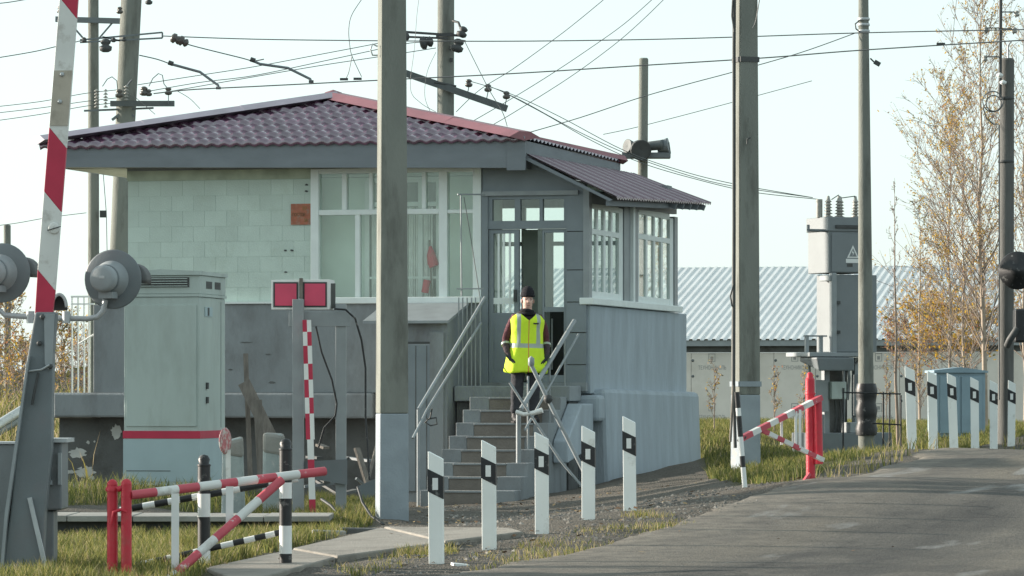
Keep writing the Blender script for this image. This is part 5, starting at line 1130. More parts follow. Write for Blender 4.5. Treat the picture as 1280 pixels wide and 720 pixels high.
for rr_, cx in ((.145,1241),(.11,1242)):
    c = r_(cx,127+ (.145-rr_)*60,D12-.16); MB().tube([c+Vector((rr_*math.cos(a),.02*math.sin(3*a),rr_*math.sin(a))) for a in [2*math.pi*j/24 for j in range(25)]], .009, 6, 0, False).build('cable_coil', M['wire'], pD)
MB().tube([r_(1229,135,D12-.16), r_(1233,148,D12-.16), r_(1242,155,D12-.16), r_(1249,156,D12-.13), r_(1249,500,D12-.13)], .011, 6).build('cable', M['wire'], pD)
for y in (123,202,336): MB().lathe([(.112,-.02),(.118,-.012),(.118,.012),(.112,.02)], 16, 0, Matrix.Translation(r_(1257.5,y,D12))).build('clamp_band', M['dark_metal'], pD)
rs = thing('crossing_signal', 'black round crossing signal heads seen from behind, cut by the right edge', 'signal', base(1283,556,D12-.6)[:]); r_ = rel(rs)
MB().tube([r_(1287,560,D12-.6), r_(1287,325,D12-.6)], .05, 10).build('mast', M['dark_metal'], rs)
Mx = Matrix.Translation(r_(1272,338,D12-.75)) @ Matrix.Rotation(R(-10),4,'Z') @ Matrix.Rotation(R(90),4,'X'); MB().lathe([(0,-.03),(.26,-.03),(.27,-.02),(.26,0),(.1,.02),(.09,.13),(0,.14)], 28, 0, Mx).build('backboard', M['black'], rs)
a, b_ = r_(1269,428,D12-.75), r_(1294,386,D12-.75); MB().box((a.x,a.y,a.z),(b_.x,a.y+.3,b_.z)).build('lamp_box', M['black'], rs, bevel=.03)
MB().tube([r_(1272,410,D12-.8), r_(1262,425,D12-.8), r_(1259,432,D12-.7)], .05, 10).build('hood', M['dark_metal'], rs)
# ------------------------------------------------------------------ overhead-line masts behind the hut
DM = 63
mA = rd_pole('catenary_mast', 'thick leaning concrete mast carrying pull-off brackets behind the left end of the roof', 148, 335, 166, -40, DM, .135, .165, cat='mast')
r_ = rel(mA)
def arm(par, r_, x0, y0, x1, y1, d, t_, m_='steel', name='cross_arm', d1=None): return MB().bar(r_(x0,y0,d), r_(x1,y1,d if d1 is None else d1), t_, t_, 0, (0,0,1)).build(name, M[m_], par)
arm(mA, r_, 138,129.5,218,129.5,DM-.25,.085,'dark_steel'); arm(mA, r_, 105,138.5,192,135,DM-.1,.03,'steel','support_rod')
for x0,y0,x1,y1 in ((100,50,203,40.5),(100,53,203,47.5),(203,40.5,203,47.5),(128,46,150,51)): arm(mA, r_, x0,y0,x1,y1,DM-.3,.025,'steel','pull_off_tube')
for x in (121,132): 
    m_ = MB()
    for k_ in range(6): m_.lathe([(.012,-.02),(.045,-.012),(.02,.004),(.012,.02)], 10, 0, Matrix.Translation(r_(x,133-k_*4,DM-.3)))
    m_.build('insulator', M['ceramic'], mA)
m_ = MB()
for k_ in range(5): m_.lathe([(.012,-.02),(.045,-.012),(.02,.004),(.012,.02)], 10, 0, Matrix.Translation(r_(158,124-k_*4,DM-.4)))
m_.build('insulator', M['ceramic'], mA)
for x, y, s in ((149,117,.11),(180,114,.12),(186,116,.09),(210.5,114,.1),(149.5,13,.09)): m_ = MB(); insul(m_, r_(x,y,DM-.3), s); m_.build('insulator', M['brown_glaze'], mA)
for x, y, s in ((132,57,.17),(142,50,.06),(105,50,.07),(155,49,.06),(186,1,.1)): m_ = MB(); insul(m_, r_(x,y,DM-.35), s, 12); m_.build('insulator', M['dark_metal'], mA)
MB().tube([r_(186,108,DM-.3), r_(191,98,DM-.3), r_(198,92,DM-.3), r_(203,94,DM-.3), r_(205,105,DM-.3), r_(209,110,DM-.3)], .008, 6).build('jumper', M['wire'], mA)
MB().tube([r_(128,108,DM-.3), r_(134,99,DM-.3), r_(140,96,DM-.3), r_(146,101,DM-.3), r_(147,112,DM-.3)], .008, 6).build('jumper', M['wire'], mA)
MB().tube([r_(157,110,DM-.2), r_(162,103,DM-.2), r_(165,100,DM-.2)], .015, 6).build('jumper', M['steel'], mA)
arm(mA, r_, 140,150,156,138,DM-.1,.04,'steel','strut'); arm(mA, r_, 168,146,158,137,DM-.1,.03,'steel','strut')
arm(mA, r_, 210.5,118,210.5,130,DM-.3,.012,'steel','pin')
mB = rd_pole('concrete_pole', 'slim round concrete pole with a wooden cross arm left of the thick leaning mast', 117, 335, 116.5, -40, DM+1, .095, .085)
r_ = rel(mB); arm(mB, r_, 69.5,24,156,26.5,DM+.85,.085,'steel')
for x in (75.5,): m_ = MB(); insul(m_, r_(x,12,DM+.85), .1); m_.build('insulator', M['brown_glaze'], mB)
arm(mB, r_, 92,34,105,49,DM+.85,.03,'steel','strut'); arm(mB, r_, 140,29,122,50,DM+.85,.025,'steel','strut'); 
MB().bar(r_(125,267.5,DM+.9), r_(133,267.5,DM+.9), .1, .11).build('junction_box', M['dark_metal'], mB)
MB().tube([r_(129,216,DM+.9), r_(133,267,DM+.9), r_(134,320,DM+.9)], .006, 5).build('wire', M['wire'], mB)
DN = 61.5
mC = rd_pole('catenary_mast', 'round concrete mast with a slanted insulator cross arm behind the ridge of the roof', 556.5, 335, 557.5, -40, DN, .135, .13, cat='mast')
r_ = rel(mC)
arm(mC, r_, 504,90.5,634,136,DN-.16,.1,'dark_steel'); 
MB().tube([r_(543,103,DN-.2), r_(557,105,DN-.2), r_(570,108,DN-.15)], .02, 6).build('clamp_band', M['dark_metal'], mC)
for x0,y0,x1,y1,t_ in ((507,40,574,44.5,.035),(507,46,560,48,.03),(545,44,566,43,.05),(575,50.5,582,51.5,.03)): arm(mC, r_, x0,y0,x1,y1,DN-.3,t_,'dark_metal','pull_off_tube')
for x, y, s, ud in ((504,46,.15,(1,0,0)),(533,53,.17,(1,0,.2)),(572,57,.17,(.3,0,1)),(578,40,.14,(.4,0,1))): m_ = MB(); insul(m_, r_(x,y,DN-.35), s, 12, 0, ud); m_.build('insulator', M['dark_metal'], mC)
MB().tube([r_(566,26,DN-.2), r_(573,28,DN-.3), r_(576,36,DN-.35)], .02, 6).build('hanger', M['dark_metal'], mC)
for x, y in ((586,104),(610,110),(633,119)): m_ = MB(); insul(m_, r_(x,y,DN-.2), .1); m_.build('insulator', M['brown_glaze'], mC); arm(mC, r_, x-2,y+15,x,y+5,DN-.2,.014,'steel','pin')
for y in (60,75): MB().bar(r_(562,y,DN-.14), r_(566,y,DN-.14), .03, .06).build('step_bolt', M['dark_metal'], mC)
DP = 80
mD = rd_pole('concrete_pole', 'round pole carrying two floodlights on a platform behind the porch roof', 802.5, 335, 804.5, 74, DP, .115, .095)
r_ = rel(mD); a, b_ = r_(777,198,DP-.2), r_(838,191,DP-.2); MB().box((a.x,a.y-.15,a.z),(b_.x,b_.y+.2,b_.z+.0)).build('platform', M['steel'], mD, bevel=.01)
def flood(c, d_, r0, r1, ln, nm='floodlight'):
    Mx = Matrix.Translation(c) @ Vector(d_).to_track_quat('Z','Y').to_matrix().to_4x4(); o_ = MB().lathe([(0,-ln*.5),(r0,-ln*.5),(r0*1.05,-ln*.2),(r1,ln*.35),(r1*1.05,ln*.5),(r1*.95,ln*.5),(0,ln*.4)], 18, 0, Mx).build(nm, M['dark_steel'], mD); return o_
flood(r_(790,184,DP-.3), (-.7,-.5,.15), .1, .135, .26); flood(r_(800,187,DP-.5), (.2,-.9,-.2), .18, .2, .2).data.materials[0] = M['dark_metal']; flood(r_(818,182,DP-.3), (1,-.1,.1), .09, .1, .35); flood(r_(829,183,DP-.25), (.95,-.2,.15), .12, .15, .22).data.materials[0] = M['steel']
for x0,y0,x1,y1 in ((784,180,783,190),(836,178,838,192),(822,180,823,192)): arm(mD, r_, x0,y0,x1,y1,DP-.3,.025,'steel','yoke')
pE = rd_pole('wooden_pole', 'short round pole behind the left lamp of the near crossing signal', 9, 540, 9, 282, 85, .08, .075, 'concrete_pole')
# ------------------------------------------------------------------ wires: each its own object
def wire(pts, d, r, label, name='overhead_wire', grp='overhead wires', m_='wire'):
    P3 = [W(p[0], p[1], p[2] if len(p) > 2 else d) for p in pts]; out = []
    for i in range(len(P3)-1):           # smooth through the points
        p0, p1, p2, p3 = P3[max(i-1,0)], P3[i], P3[i+1], P3[min(i+2,len(P3)-1)]
        for k_ in range(6):
            t_ = k_/6; out.append(.5*((2*p1)+(p2-p0)*t_+(2*p0-5*p1+4*p2-p3)*t_*t_+(-p0+3*p1-3*p2+p3)*t_**3))
    out.append(P3[-1]); org = out[0].copy(); o = MB().tube([p-org for p in out], r, 5).build(name, M[m_], None, org); return tag(o, label, 'wire', grp)
wd = lambda px: 59.5-2.6*(px-150)/930
wire([(203,45),(320,49),(480,51),(640,51.5),(800,49.5),(930,46),(1080,41),(1300,36.5)], 0, .009, 'x') if 0 else None
def wl(pts, r, label, **k): return wire([(x,y,wd(x)) for x, y in pts], 0, r, label, **k)
wl([(203,45),(320,49),(480,51),(640,51.5),(800,49.5),(930,46),(1080,41),(1300,36.5)], .0085, 'long upper carrying wire crossing the whole sky above the roof')
wl([(192,117),(240,112),(320,108),(480,100),(640,92),(800,82),(960,72),(1080,62.5),(1300,49)], .0095, 'long lower contact wire rising gently to the right above the roof')
wire([(-20,75),(40,65),(75,57),(105,50)], 62, .008, 'wire reaching the thick mast from the left edge below the cross arm')
wire([(-20,5.5),(10,3),(50,-4)], 62, .008, 'wire in the top left corner of the sky')
wire([(-20,135),(50,127),(105,117),(150,112)], 63, .006, 'highest of the three wires left of the slim pole')
wire([(-20,143),(50,135),(105,127),(150,122)], 63, .006, 'middle one of the three wires left of the slim pole')
wire([(-20,153),(50,143),(105,133),(140,129)], 63, .006, 'lowest of the three wires left of the slim pole')
wire([(172,106),(250,94),(320,83),(400,68),(473,54),(507,46)], 61.5, .0065, 'thin wire rising right from the thick mast to the middle mast, topmost')
wire([(186,114),(250,103),(320,94),(420,73),(505,55),(533,53)], 61.3, .0065, 'thin wire rising right from the thick mast to the middle mast, below the topmost')
wire([(214,114),(300,99),(400,82),(480,70),(545,60)], 61, .0065, 'thin wire rising right from the lower left cross arm to the middle mast')
wire([(229,52),(240,57),(300,72),(316,76),(330,74)], 60, .009, 'short stay wire from the paired insulators down to the right bent arm')
wire([(174,69),(196,74),(213,80)], 60, .009, 'short stay wire from the thick mast down to the left bent arm')
wire([(455,-5),(440,18),(436,36),(437,55),(440,70),(452,96)], 60, .006, 'loose hanging jumper wire left of the concrete pole')
wire([(440,70),(436,90),(432,99)], 60, .006, 'short forked end of the loose hanging jumper wire')
wire([(524,-5),(521,20),(518,60),(513,110),(525,128),(545,140)], 61, .004, 'faint hanging wire between the concrete pole and the middle mast')
wire([(545,65),(534,90),(531,120),(538,140)], 61, .004, 'faint curled wire left of the middle mast')
wire([(760,-5),(720,28),(690,51),(640,87),(600,112),(570,140)], 62, .006, 'leftmost of the three wires falling from the top edge to the roof ridge')
wire([(820,-5),(780,30),(735,62),(690,92),(640,123),(590,152)], 62, .006, 'middle one of the three wires falling from the top edge to the roof ridge')
wire([(834,-5),(800,28),(765,58),(710,98),(640,142),(605,162)], 62, .006, 'rightmost of the three wires falling from the top edge to the roof ridge')
wire([(1070,41),(1000,66),(920,89),(860,105),(800,122),(725,147),(660,166)], 58, .007, 'slanting wire from the tall round pole down to the right corner of the roof')
wire([(586,101),(640,118),(700,146),(780,188),(850,213),(918,230),(1016,247)], 61, .006, 'feeder wire from the middle mast to the transformer, upper')
wire([(610,107),(650,125),(720,163),(790,195),(860,219),(918,233),(1016,247)], 61, .006, 'feeder wire from the middle mast to the transformer, middle')
wire([(633,117),(680,142),(740,176),(800,203),(870,224),(940,240),(1022,249)], 61, .006, 'feeder wire from the middle mast to the transformer, lower')
wire([(580,50),(600,90),(613,115),(628,140),(634,158)], 60.5, .006, 'wire dropping from the middle mast insulator behind the red ridge')
wire([(754,168),(800,158),(900,132),(1015,101)], 90, .008, 'faint distant wire ending below the sky gap between the two right poles')
wire([(-20,284),(20,279),(60,272),(108,266)], 70, .006, 'wire left of the raised barrier at the height of its reflector')
wire([(1180,8),(1178,0),(1182,-10)], 57, .004, 'short wire piece at the top right') if 0 else None
wire([(1196,-5),(1193,25),(1190,54)], 56.5, .004, 'thin hanging wire dropping to the lower contact wire near the right edge')
wire([(950,-5),(945,25),(941,35)], 46, .006, 'thin wire leaving the top right side of the concrete pole with the side cable')
wire([(222,114),(237,123),(250,136)], 62, .005, 'thin stay wire from the lower cross arm down to the left roof hip')
wire([(156,112),(172,124),(194,143)], 62, .005, 'thin stay wire from the thick mast down to the left roof hip')
for pts, l_ in (([(213.5,80),(250,90),(273,107),(273,110)],'left bent grey steady arm hanging over the roof hip'),([(316,76),(325,80),(360,85),(388,99),(389,102)],'right bent grey steady arm hanging over the roof hip')):
    o = thing('steady_arm', l_, 'bracket', W(*pts[0],59.4)[:], 0, 'bent steady arms'); r_ = rel(o); MB().tube([r_(x,y,59.4) for x, y in pts], .02, 8).build('tube', M['steel'], o); MB().tube([r_(pts[0][0]-3,pts[0][1]-2,59.4), r_(pts[0][0]+3,pts[0][1],59.4)], .035, 8).build('clamp', M['dark_metal'], o)
    MB().bar(r_(pts[-1][0]-3,pts[-1][1],59.4), r_(pts[-1][0]+3,pts[-1][1],59.4), .03, .04).build('clip', M['dark_metal'], o)
ip = thing('strain_insulator', 'pair of dark disc insulators on the upper wire right of the thick mast', 'insulator', W(224,51,59.2)[:]); r_ = rel(ip)
for x, y in ((220,49),(229,52)): m_ = MB(); insul(m_, r_(x,y,59.2), .13, 14, 0, (1,0,-.5)); m_.build('disc', M['brown_glaze'], ip)
for x, y, l_ in ((430,99,'small dark clamp on the contact wire under the left end of the forked jumper'),(447,98.5,'small dark clamp on the contact wire under the right end of the forked jumper'),(1176,55,'dark splice clamp on the contact wire near the right edge')):
    o = MB().bar((-.06,0,0),(.06,0,0),.03,.035).build('wire_clamp', M['dark_metal'], None, W(x,y,wd(x))); tag(o, l_, 'clamp')
# ------------------------------------------------------------------ transformer station
DT = 60; sT = F/DT
tf = thing('transformer_station', 'grey outdoor transformer cabinet with insulators on top beside the tall round pole', 'transformer', base(1060,577,DT)[:], R(24))
RT = Matrix.Rotation(-R(24),4,'Z'); lt = lambda px, py, d=DT: RT @ (W(px,py,d)-tf.location)
zT = lambda y: EYE+(HY-y)/F*DT-tf.location.z
cx0 = lt(1036,300).x                      # front left corner of the upper box
wf, df = 1.3, .66
def tb(x0, y0, z0, x1, y1, z1, nm, m_='trafo', bev=.01, par=None): return MB().box((cx0+x0, y0, z0), (cx0+x1, y1, z1)).build(nm, M[m_], par or tf, bevel=bev)
y00 = lt(1036,300).y
tb(0,y00,zT(341),.62,y00+df,zT(272),'transformer_case'); tb(-.02,y00-.02,zT(289),.64,y00+df+.02,zT(271),'case_lid')
dr = tb(.04,y00-.02,zT(340),.6,y00-.002,zT(291),'door'); tb(.1,y00-.05,zT(285),.6,y00-.021,zT(281),'lid_handle','dark_metal',.004)
p = Vector((cx0+.4, y00-.024, zT(322)))
MB().prism([(p.x-.1,p.y,p.z),(p.x+.1,p.y,p.z),(p.x,p.y,p.z+.19)], (0,.003,0)).build('warning_triangle', M['white'], dr); MB().prism([(p.x-.065,p.y-.003,p.z+.02),(p.x+.065,p.y-.003,p.z+.02),(p.x,p.y-.003,p.z+.145)], (0,.0025,0)).build('triangle_field', M['trafo'], dr)
MB().prism([(p.x-.005,p.y-.006,p.z+.12),(p.x-.022,p.y-.006,p.z+.07),(p.x+.0,p.y-.006,p.z+.075),(p.x-.008,p.y-.006,p.z+.03),(p.x+.022,p.y-.006,p.z+.088),(p.x+.002,p.y-.006,p.z+.085)], (0,.0025,0)).build('lightning_bolt', M['white'], dr)
MB().box((p.x-.12,p.y,p.z-.075),(p.x+.1,p.y+.003,p.z-.015)).build('warning_plate', M['white'], dr); MB().box((p.x-.1,p.y,p.z-.135),(p.x-.005,p.y+.003,p.z-.085)).build('plate_dark', M['foundation'], dr)
tb(.12,y00+.03,zT(440),.84,y00+df-.05,zT(343),'low_voltage_cabinet'); tb(.03,y00-.05,zT(445),.11,y00+.05,zT(341),'bracket','steel_light'); tb(-.0,y00-.03,zT(351),.12,y00+.3,zT(344),'bracket_foot','steel_light')
for y in (378,415): tb(.118,y00+.0,zT(y+2),.2,y00+.028,zT(y-2),'hinge','dark_metal',.002)
for x, yy, h_ in ((.1,.2,23),(.24,.12,26),(.36,.3,24),(.52,.12,24)):
    m_ = MB(); z0 = zT(271)
    for k_ in range(6): m_.lathe([(.03,0),(.075-.004*k_,.012),(.035,.03),(.03,.05)], 12, 0, Matrix.Translation((cx0+x,y00+yy,z0+k_*.045)))
    m_.lathe([(.03,.26),(.02,.32),(0,.33)], 10, 0, Matrix.Translation((cx0+x,y00+yy,z0))); m_.build('insulator', M['ceramic'], tf)
MB().tube([(cx0-.0,y00+.3,zT(271)),(cx0-.0,y00+.3,zT(248))], .05, 10).build('surge_arrester', M['ceramic'], tf)
MB().tube([(cx0+.24,y00+.12,zT(248)),(cx0+.22,y00+.1,zT(243)),(cx0+.1,y00+.1,zT(249))], .008, 5).build('lead', M['wire'], tf); MB().tube([(cx0+.52,y00+.12,zT(248)),(cx0+.5,y00+.1,zT(244)),(cx0+.36,y00+.3,zT(246))], .008, 5).build('lead', M['wire'], tf)
MB().tube([(cx0-.3,y00+.1,zT(286)),(cx0-.28,y00+.1,zT(288)),(cx0,y00+.1,zT(288))], .025, 6).build('lid_bracket', M['steel'], tf); MB().box((cx0-.31,y00+.08,zT(290)),(cx0-.28,y00+.12,zT(281))).build('lid_hook', M['steel'], tf)
cp = MB(); cp.hexa([(cx0-.3,y00-.25,zT(464)),(cx0+.3,y00-.25,zT(464)),(cx0+.36,y00+.3,zT(452)),(cx0-.34,y00+.3,zT(452)),(cx0-.34,y00-.25,zT(447)),(cx0+.3,y00-.25,zT(447)),(cx0+.36,y00+.3,zT(446)),(cx0-.34,y00+.3,zT(446))]); cp.build('canopy', M['steel'], tf, bevel=.02)
tb(-.38,y00-.1,zT(446),.7,y00+df,zT(440.5),'shelf','steel_light'); 
for x in (-.36,-.12): tb(x,y00+.05,zT(441),x+.05,y00+.1,zT(419),'rail_post','steel_light',.002)
tb(-.38,y00+.05,zT(421),-.0,y00+.1,zT(419),'rail_bar','steel_light',.002)
for x in (-.02,.5,.7): tb(x,y00+.1,zT(545),x+.09,y00+.2,zT(447),'leg','steel_light',.004)
tb(.12,y00+.3,zT(545),.48,y00+.36,zT(450),'back_panel','foundation',.004)
tb(.02,y00-.06,zT(499),.27,y00+.09,zT(477),'meter_box','cabinet'); tb(.2,y00-.08,zT(490),.225,y00-.061,zT(485),'meter_lock','dark_metal',.002); tb(-.22,y00,zT(515),.0,y00+.1,zT(475),'side_plate','steel_light')
for x in (.12,.2): MB().tube([(cx0+x,y00+.02,zT(500)),(cx0+x+.02,y00+.02,zT(520)),(cx0+x,y00+.05,zT(545))], .018, 6).build('cable', M['dark_metal'], tf)
tb(.44,y00+.02,zT(520),.66,y00+.1,zT(468),'switch_box','steel'); tb(.3,y00-.12,zT(541),.7,y00+.1,zT(528),'side_box','steel_light'); tb(-.3,y00+.02,zT(541),-.06,y00+.1,zT(518),'side_box','trafo')
for x_, y0_, y1_ in ((-.26,541,446),(.32,541,446),(.62,541,446),(.4,500,446)): MB().tube([(cx0+x_,y00+.15,zT(y0_)),(cx0+x_+.03,y00+.15,zT(.5*(y0_+y1_))),(cx0+x_,y00+.15,zT(y1_))], .022, 6).build('conduit', M['steel_light'], tf)
MB().tube([(cx0+.1,y00-.02,zT(446)),(cx0+.3,y00-.06,zT(462)),(cx0+.5,y00-.02,zT(450))], .018, 6).build('cable', M['dark_metal'], tf)
tb(-.42,y00-.15,zT(566),1.0,y00+.4,zT(541),'base_slab','steel'); tb(-.36,y00-.05,-.15,.66,y00+.3,zT(567),'foot','foundation')
for k_ in range(6): tb(-.4+.2*k_,y00-.14,-.15,-.32+.2*k_,y00-.06,zT(566.5),'foot_post','dark_metal',.003)
mr = thing('metal_railing', 'low dark pipe railing at the foot of the tall round pole', 'railing', base(1090,575,DT-3)[:]); r_ = rel(mr)
for x in (1054,1104,1112,1126): MB().tube([r_(x,580,DT-3), r_(x,490 if x != 1126 else 494,DT-3)], .014, 6).build('post', M['black'], mr)
for a, b_, y in ((1054,1126,490.5),(1090,1126,529)): MB().tube([r_(a,y,DT-3), r_(b_,y+2,DT-3)], .012, 6).build('rail', M['black'], mr)
bc = thing('metal_cabinet', 'blue grey double door metal cabinet behind the far marker posts', 'cabinet', base(1201,556,64)[:], R(4)); s_ = 64/F
wb_ = 62*s_; hb = EYE+(HY-466)*s_-bc.location.z
MB().box((-wb_/2,0,-.2),(wb_/2,.8,hb)).build('body', M['bluecab'] if 'bluecab' in M else M.setdefault('bluecab', mat('blue_grey_cabinet', (.24,.34,.4), .6, .08, 3)), bc, bevel=.01)
MB().prism([(-wb_/2-.04,-.04,hb+.001),(wb_/2+.04,-.04,hb+.001),(wb_/2+.04,-.04,hb+.03),(0,-.04,hb+.09),(-wb_/2-.04,-.04,hb+.04)], (0,.88,0)).build('roof', M['bluecab'], bc)
for a, b_ in ((-wb_/2+.06,-.02),(.01,wb_/2-.06)): MB().box((a,-.02,.05),(b_,-.002,hb-.06)).build('door', M['bluecab'], bc, bevel=.006)
# ------------------------------------------------------------------ long barn behind
DB = 140
bn = thing('barn', 'long low barn with a pale ribbed metal roof and white wrapped wall behind the poles', 'barn', (W(860,490,DB).x, DB, .2), -TH)
zE_, zR_ = 3.3-.2, 6.07-.2; bl0, bl1 = -9, 26; run_ = 10.5; per_ = .272
m_ = MB(); n = int((bl1-bl0)/per_); vs = []
for i in range(n):
    for f, h in ((0,0),(.45,0),(.55,.05),(.92,.05)): 
        x = bl0+(i+f)*per_; vs += [(x,-.35,zE_+h-.1),(x,run_,zR_+h)]
m_.add(vs, [(2*i,2*i+2,2*i+3,2*i+1) for i in range(len(vs)//2-1)]); M['barn_roof'] = mat('pale_roof_sheet', (.6,.635,.635), .5, .06, 1.5, spec=.5); m_.build('roof', M['barn_roof'], bn)
MB().hexa([(bl0,run_+.01,zR_-.05),(bl1,run_+.01,zR_-.05),(bl1,2*run_,zE_),(bl0,2*run_,zE_),(bl0,run_+.01,zR_+.02),(bl1,run_+.01,zR_+.02),(bl1,2*run_,zE_+.06),(bl0,2*run_,zE_+.06)]).build('roof', M['barn_roof'], bn)
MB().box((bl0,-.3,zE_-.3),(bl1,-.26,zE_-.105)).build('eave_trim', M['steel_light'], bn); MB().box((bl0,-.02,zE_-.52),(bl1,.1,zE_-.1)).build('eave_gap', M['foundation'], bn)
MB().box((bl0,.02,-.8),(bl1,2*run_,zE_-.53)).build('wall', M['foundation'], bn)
M['wrap'] = mat('white_wall_wrap', (.68,.645,.585), .8, .06, 1.2, dirt=(.58,.55,.49), dscale=.8); M['print'] = mat('grey_print', (.3,.3,.29), .8)
x = bl0+.3; pw_ = 1.47; i = 0
while x < bl1-1:
    pn = MB().box((x+.008,-.03,-.6),(x+pw_-.008,.018,zE_-.54)).build('wall_panel', M['wrap'], bn)
    for z_ in (zE_-.8, zE_-1.35, zE_-2.2): MB().lathe([(.045,0),(.05,.006),(0,.012)], 8, 0, Matrix.Translation((x+.06,-.031,z_)) @ Matrix.Rotation(R(90),4,'X')).build('fastener', M['steel'], pn)
    if i % 2 == 0:
        for zz_ in (zE_-1.12, zE_-2.85):
            text('ТЕХНОНИКОЛЬ', .2, pn, M['print'], (x+.25, -.0325, zz_), xs=.65)
            cxx = x+.74; MB().box((cxx-.12,-.0345,zz_+.28),(cxx+.12,-.0315,zz_+.3)).build('emblem', M['print'], pn); MB().box((cxx-.12,-.0345,zz_+.28),(cxx-.1,-.0315,zz_+.56)).build('emblem', M['print'], pn); MB().box((cxx+.1,-.0345,zz_+.28),(cxx+.12,-.0315,zz_+.56)).build('emblem', M['print'], pn); MB().box((cxx-.12,-.0345,zz_+.54),(cxx+.12,-.0315,zz_+.56)).build('emblem', M['print'], pn); MB().box((cxx-.05,-.0345,zz_+.34),(cxx+.05,-.0315,zz_+.46)).build('emblem', M['print'], pn)
    x += pw_; i += 1
# ------------------------------------------------------------------ trees and bushes
LM = [mat('leaf_tan', (.44,.29,.14), .7, .25, 4), mat('leaf_gold', (.52,.33,.05), .7, .25, 4), mat('leaf_olive', (.2,.19,.06), .7, .25, 4), mat('leaf_russet', (.3,.14,.08), .7, .25, 4)]
for m_ in LM: translucent(m_)
M['bark'] = mat('bark', (.27,.235,.2), .9, .2, 8, .3, 30); M['bark_pale'] = mat('birch_bark', (.36,.3,.235), .85, .2, 8, dirt=(.1,.09,.08), dscale=4, dlo=.6, dhi=.64); M['twig'] = mat('twig', (.27,.22,.18), .9, .2, 6)
def tree(px, yb, yt, d, spread, nb, nleaf, label, name='birch_tree', mix_=(3,5,2,1), lsize=.045, bark='bark_pale', r0=.06, up=.9, zb=None, low=.2, leaf_lo=.0, cat='tree', seed=1, grp=None, topthin=True):
    rr_ = random.Random(seed); p = base(px, yb, d); H_ = EYE+(HY-yt)/F*d-p.z
    o = thing(name, label, cat, p[:], 0, grp); tk = MB(); pts = []
    bx, by = rr_.uniform(-.02,.02)*H_, rr_.uniform(-.02,.02)*H_
    for i in range(9):
        f = i/8; pts.append(Vector((bx*math.sin(f*2.5)+rr_.uniform(-.01,.01)*H_*.5, by*f, f*H_)))
    pts[0] = Vector((0,0,-.2)); tk.tube(pts, [r0*(1-.93*i/8) for i in range(9)], 7); tk.build('trunk', M[bark], o)
    br_ = MB(); tips = []
    def at(f): f = min(f,.999)*8; i = int(f); return pts[i].lerp(pts[i+1], f-i)
    for k_ in range(nb):
        f = low+(1-low)*(k_+rr_.random())/nb*.97; b0 = at(f); az = rr_.uniform(0, 6.283); prof_ = (1-f)**.75 if topthin else math.sin(math.pi*min(1,f*.9+.1))
        L_ = spread*(.35+.8*prof_)*rr_.uniform(.6,1.15); dv = Vector((math.cos(az), math.sin(az), up*rr_.uniform(.7,1.8))).normalized()
        q = [b0]; 
        for s in range(3): dv = (dv+Vector((rr_.uniform(-.2,.2), rr_.uniform(-.2,.2), .12+rr_.uniform(-.1,.1)))).normalized(); q.append(q[-1]+dv*L_/3)
        rb_ = max(.006, r0*.33*(1-f)); br_.tube(q, [rb_, rb_*.75, rb_*.5, .003], 4, 0, False)
        for j in range(rr_.randint(4,7)):
            s = rr_.uniform(.25,1)*3; i = min(2,int(s)); c = q[i].lerp(q[i+1], s-i); d2 = (dv+Vector((rr_.uniform(-.9,.9), rr_.uniform(-.9,.9), rr_.uniform(-.3,.8)))).normalized(); e = c+d2*L_*rr_.uniform(.18,.42)
            m1 = c.lerp(e,.5)+Vector((rr_.uniform(-.03,.03),)*3); br_.tube([c,m1,e], [.005,.004,.002], 3, 0, False); tips.append((c,e)); 
            for _ in range(2):
                c2 = c.lerp(e, rr_.uniform(.3,.9)); e2 = c2+(d2+Vector((rr_.uniform(-1,1), rr_.uniform(-1,1), rr_.uniform(-.5,.7)))).normalized()*L_*rr_.uniform(.08,.2); br_.tube([c2,e2], [.0035,.0018], 3, 0, False); tips.append((c2,e2))
    br_.build('branches', M['twig'], o)
    if nleaf:
        fm = MB(); sel = [t_ for t_ in tips if t_[1].z > leaf_lo*H_]
        dens = [max(.05, .5+mnoise.noise((t_[1]+p)*.9)) for t_ in sel]; ch = rr_.choices(sel, dens, k=nleaf)
        for c, e in ch:
            b0 = c.lerp(e, rr_.uniform(.2,1.1))+Vector((rr_.gauss(0,.03), rr_.gauss(0,.03), rr_.gauss(0,.03))); s = lsize*rr_.uniform(.5,1.2); a1 = Vector((rr_.gauss(0,1), rr_.gauss(0,1), rr_.gauss(0,1))).normalized(); a2 = a1.orthogonal().normalized()
            fm.add([b0-a1*s*.6, b0+a2*s*.32, b0+a1*s*.6, b0-a2*s*.32], [(0,1,2,3)], rr_.choices((0,1,2,3), mix_)[0])
        fm.build('foliage', LM, o)
    return o
gT = 'thin autumn trees at the right'
tree(1232,548,-30,66,2.0,100,3600,'tallest autumn birch with a pale trunk left of the dark wooden pole',r0=.05,seed=3,grp=gT,low=.16,up=1.0)
tree(1185,545,105,74,1.8,80,2900,'sparse leafy young birch left of the tall pale trunked one',r0=.035,seed=5,grp=gT,low=.12,up=.95)
tree(1208,545,150,71,1.7,60,1500,'slim autumn birch close beside the pale trunked one, behind the blue cabinet',r0=.03,seed=8,grp=gT,low=.1,up=.95)
tree(1281,548,40,70,1.7,65,1500,'autumn birch at the very right edge behind the signal heads',r0=.04,seed=9,grp=gT,low=.15,up=1.0)
tree(1150,545,250,78,.7,34,500,'small sparse shrub tree at the left side of the autumn birches',r0=.03,seed=12,grp=gT,low=.1,up=1.1)
tree(1123,548,222,62,.42,16,0,'bare leafless sapling right of the tall round pole',name='sapling',bark='twig',r0=.03,seed=21,low=.25,up=2.2)
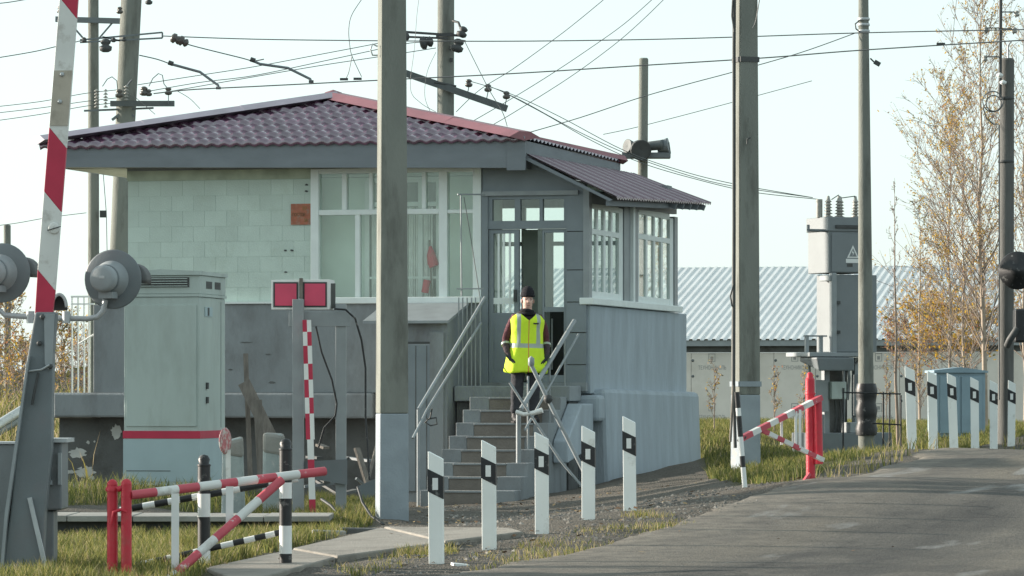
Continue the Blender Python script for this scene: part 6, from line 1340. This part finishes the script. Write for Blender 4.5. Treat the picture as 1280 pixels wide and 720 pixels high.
tree(1208,524,404,80,1.7,70,3600,'golden leaved low bush in front of the dark barn eave',name='bush',mix_=(2,6,1,1),r0=.03,seed=31,low=.45,up=.4,lsize=.075,cat='bush',topthin=False)
tree(1140,520,410,84,1.1,40,1000,'small rust coloured bush in front of the barn eave beside the bare sapling',name='bush',mix_=(2,1,1,6),r0=.02,seed=33,low=.4,up=.5,lsize=.06,cat='bush',topthin=False)
gL = 'autumn bushes at far left'
for px, yt, d, sd_, l_ in ((8,372,74,41,'tall yellowing bush behind the left lamp of the crossing signal'),(-28,400,72,42,'yellowing bush cut by the left edge of the photograph'),(30,435,70,43,'low tangled bush between the left edge and the barrier arm'),(78,400,76,44,'leafy bush behind the white terrace railing'),(100,425,78,45,'small bush close to the corner of the terrace')):
    tree(px,540,yt,d,.95,50,900,l_,name='bush',mix_=(3,3,4,1),r0=.03,seed=sd_,low=.05,up=.9,lsize=.06,bark='twig',cat='bush',grp=gL)
gW = random.Random(5)
for k_, (px, d) in enumerate(((925,62),(968,66),(1003,64),(1108,70),(1150,72),(893,66))):
    tree(px,540,500-gW.uniform(0,50),d,.3,12,70,['dry weed stalk just left of the far gate','dry weed stalk seen above the far gate rail','dry weed stalk behind the two red posts','dry weed stalk by the low dark railing','dry weed stalk left of the blue metal cabinet','dry weed stalk beside the footing of the hut'][k_],name='weed',bark='twig',r0=.012,seed=60+k_,low=.2,up=1.6,lsize=.04,cat='weed')
# pipes lying at far left
for k_, (x0,y0,x1,y1) in enumerate(((-30,548,28,512),(-30,556,30,520))):
    a, b_ = W(x0,y0,58+k_*.2), W(x1,y1,60+k_*.2); o = MB().tube([Vector((0,0,0)), b_-a], .07, 10).build('pipe', M['steel' if k_ else 'galv'], None, a); tag(o, ('pale pipe on the ground at the far left edge, upper of two','dark pipe on the ground at the far left edge, lower of two')[k_], 'pipe', 'pipes at far left')
# distant wooded horizon
m_ = MB(); hr = random.Random(4); vs = []; n = 260
for i in range(n+1):
    x = -420+900*i/n; z = 9+4*mnoise.noise((x*.012,0,1))+2.2*mnoise.noise((x*.11,0,2))+hr.uniform(-.6,.6); vs += [(x,1500+30*math.sin(x*.01),-2),(x,1500+30*math.sin(x*.01),z),(x,1560,-2),(x,1560,z-1.5)]
m_.add(vs, [f for i in range(n) for f in ((4*i,4*i+4,4*i+5,4*i+1),(4*i+1,4*i+5,4*i+7,4*i+3))]); o = m_.build('distant_forest', mat('distant_forest', (.16,.17,.17), .95, .2, .2)); stuff(o); tag(o, 'low distant wooded horizon behind the bushes', 'forest')

# unseen bushes added beyond the left edge to throw shade over the yard and road
for k_, (x, y, h) in enumerate(((-14,40.6,4.3),(-14.6,43.2,4.5),(-13.8,45.6,4.3),(-15,48.2,4.9))):
    tree(640+x/y*F, 600, HY-(gz(x,y)+h-EYE)/y*F, y, 1.5, 70, 2600, ['dense tall bush out of view left of the raised barrier, nearest of its row','dense tall bush out of view, second nearest of the row left of the barrier','dense tall bush out of view, third of the row left of the barrier','dense tall bush out of view, farthest and tallest of the row left of the barrier'][k_], name='bush', mix_=(2,4,4,1), r0=.06, seed=80+k_, low=.04, up=.7, lsize=.16, bark='twig', cat='bush', grp='dense bushes beyond the left edge')
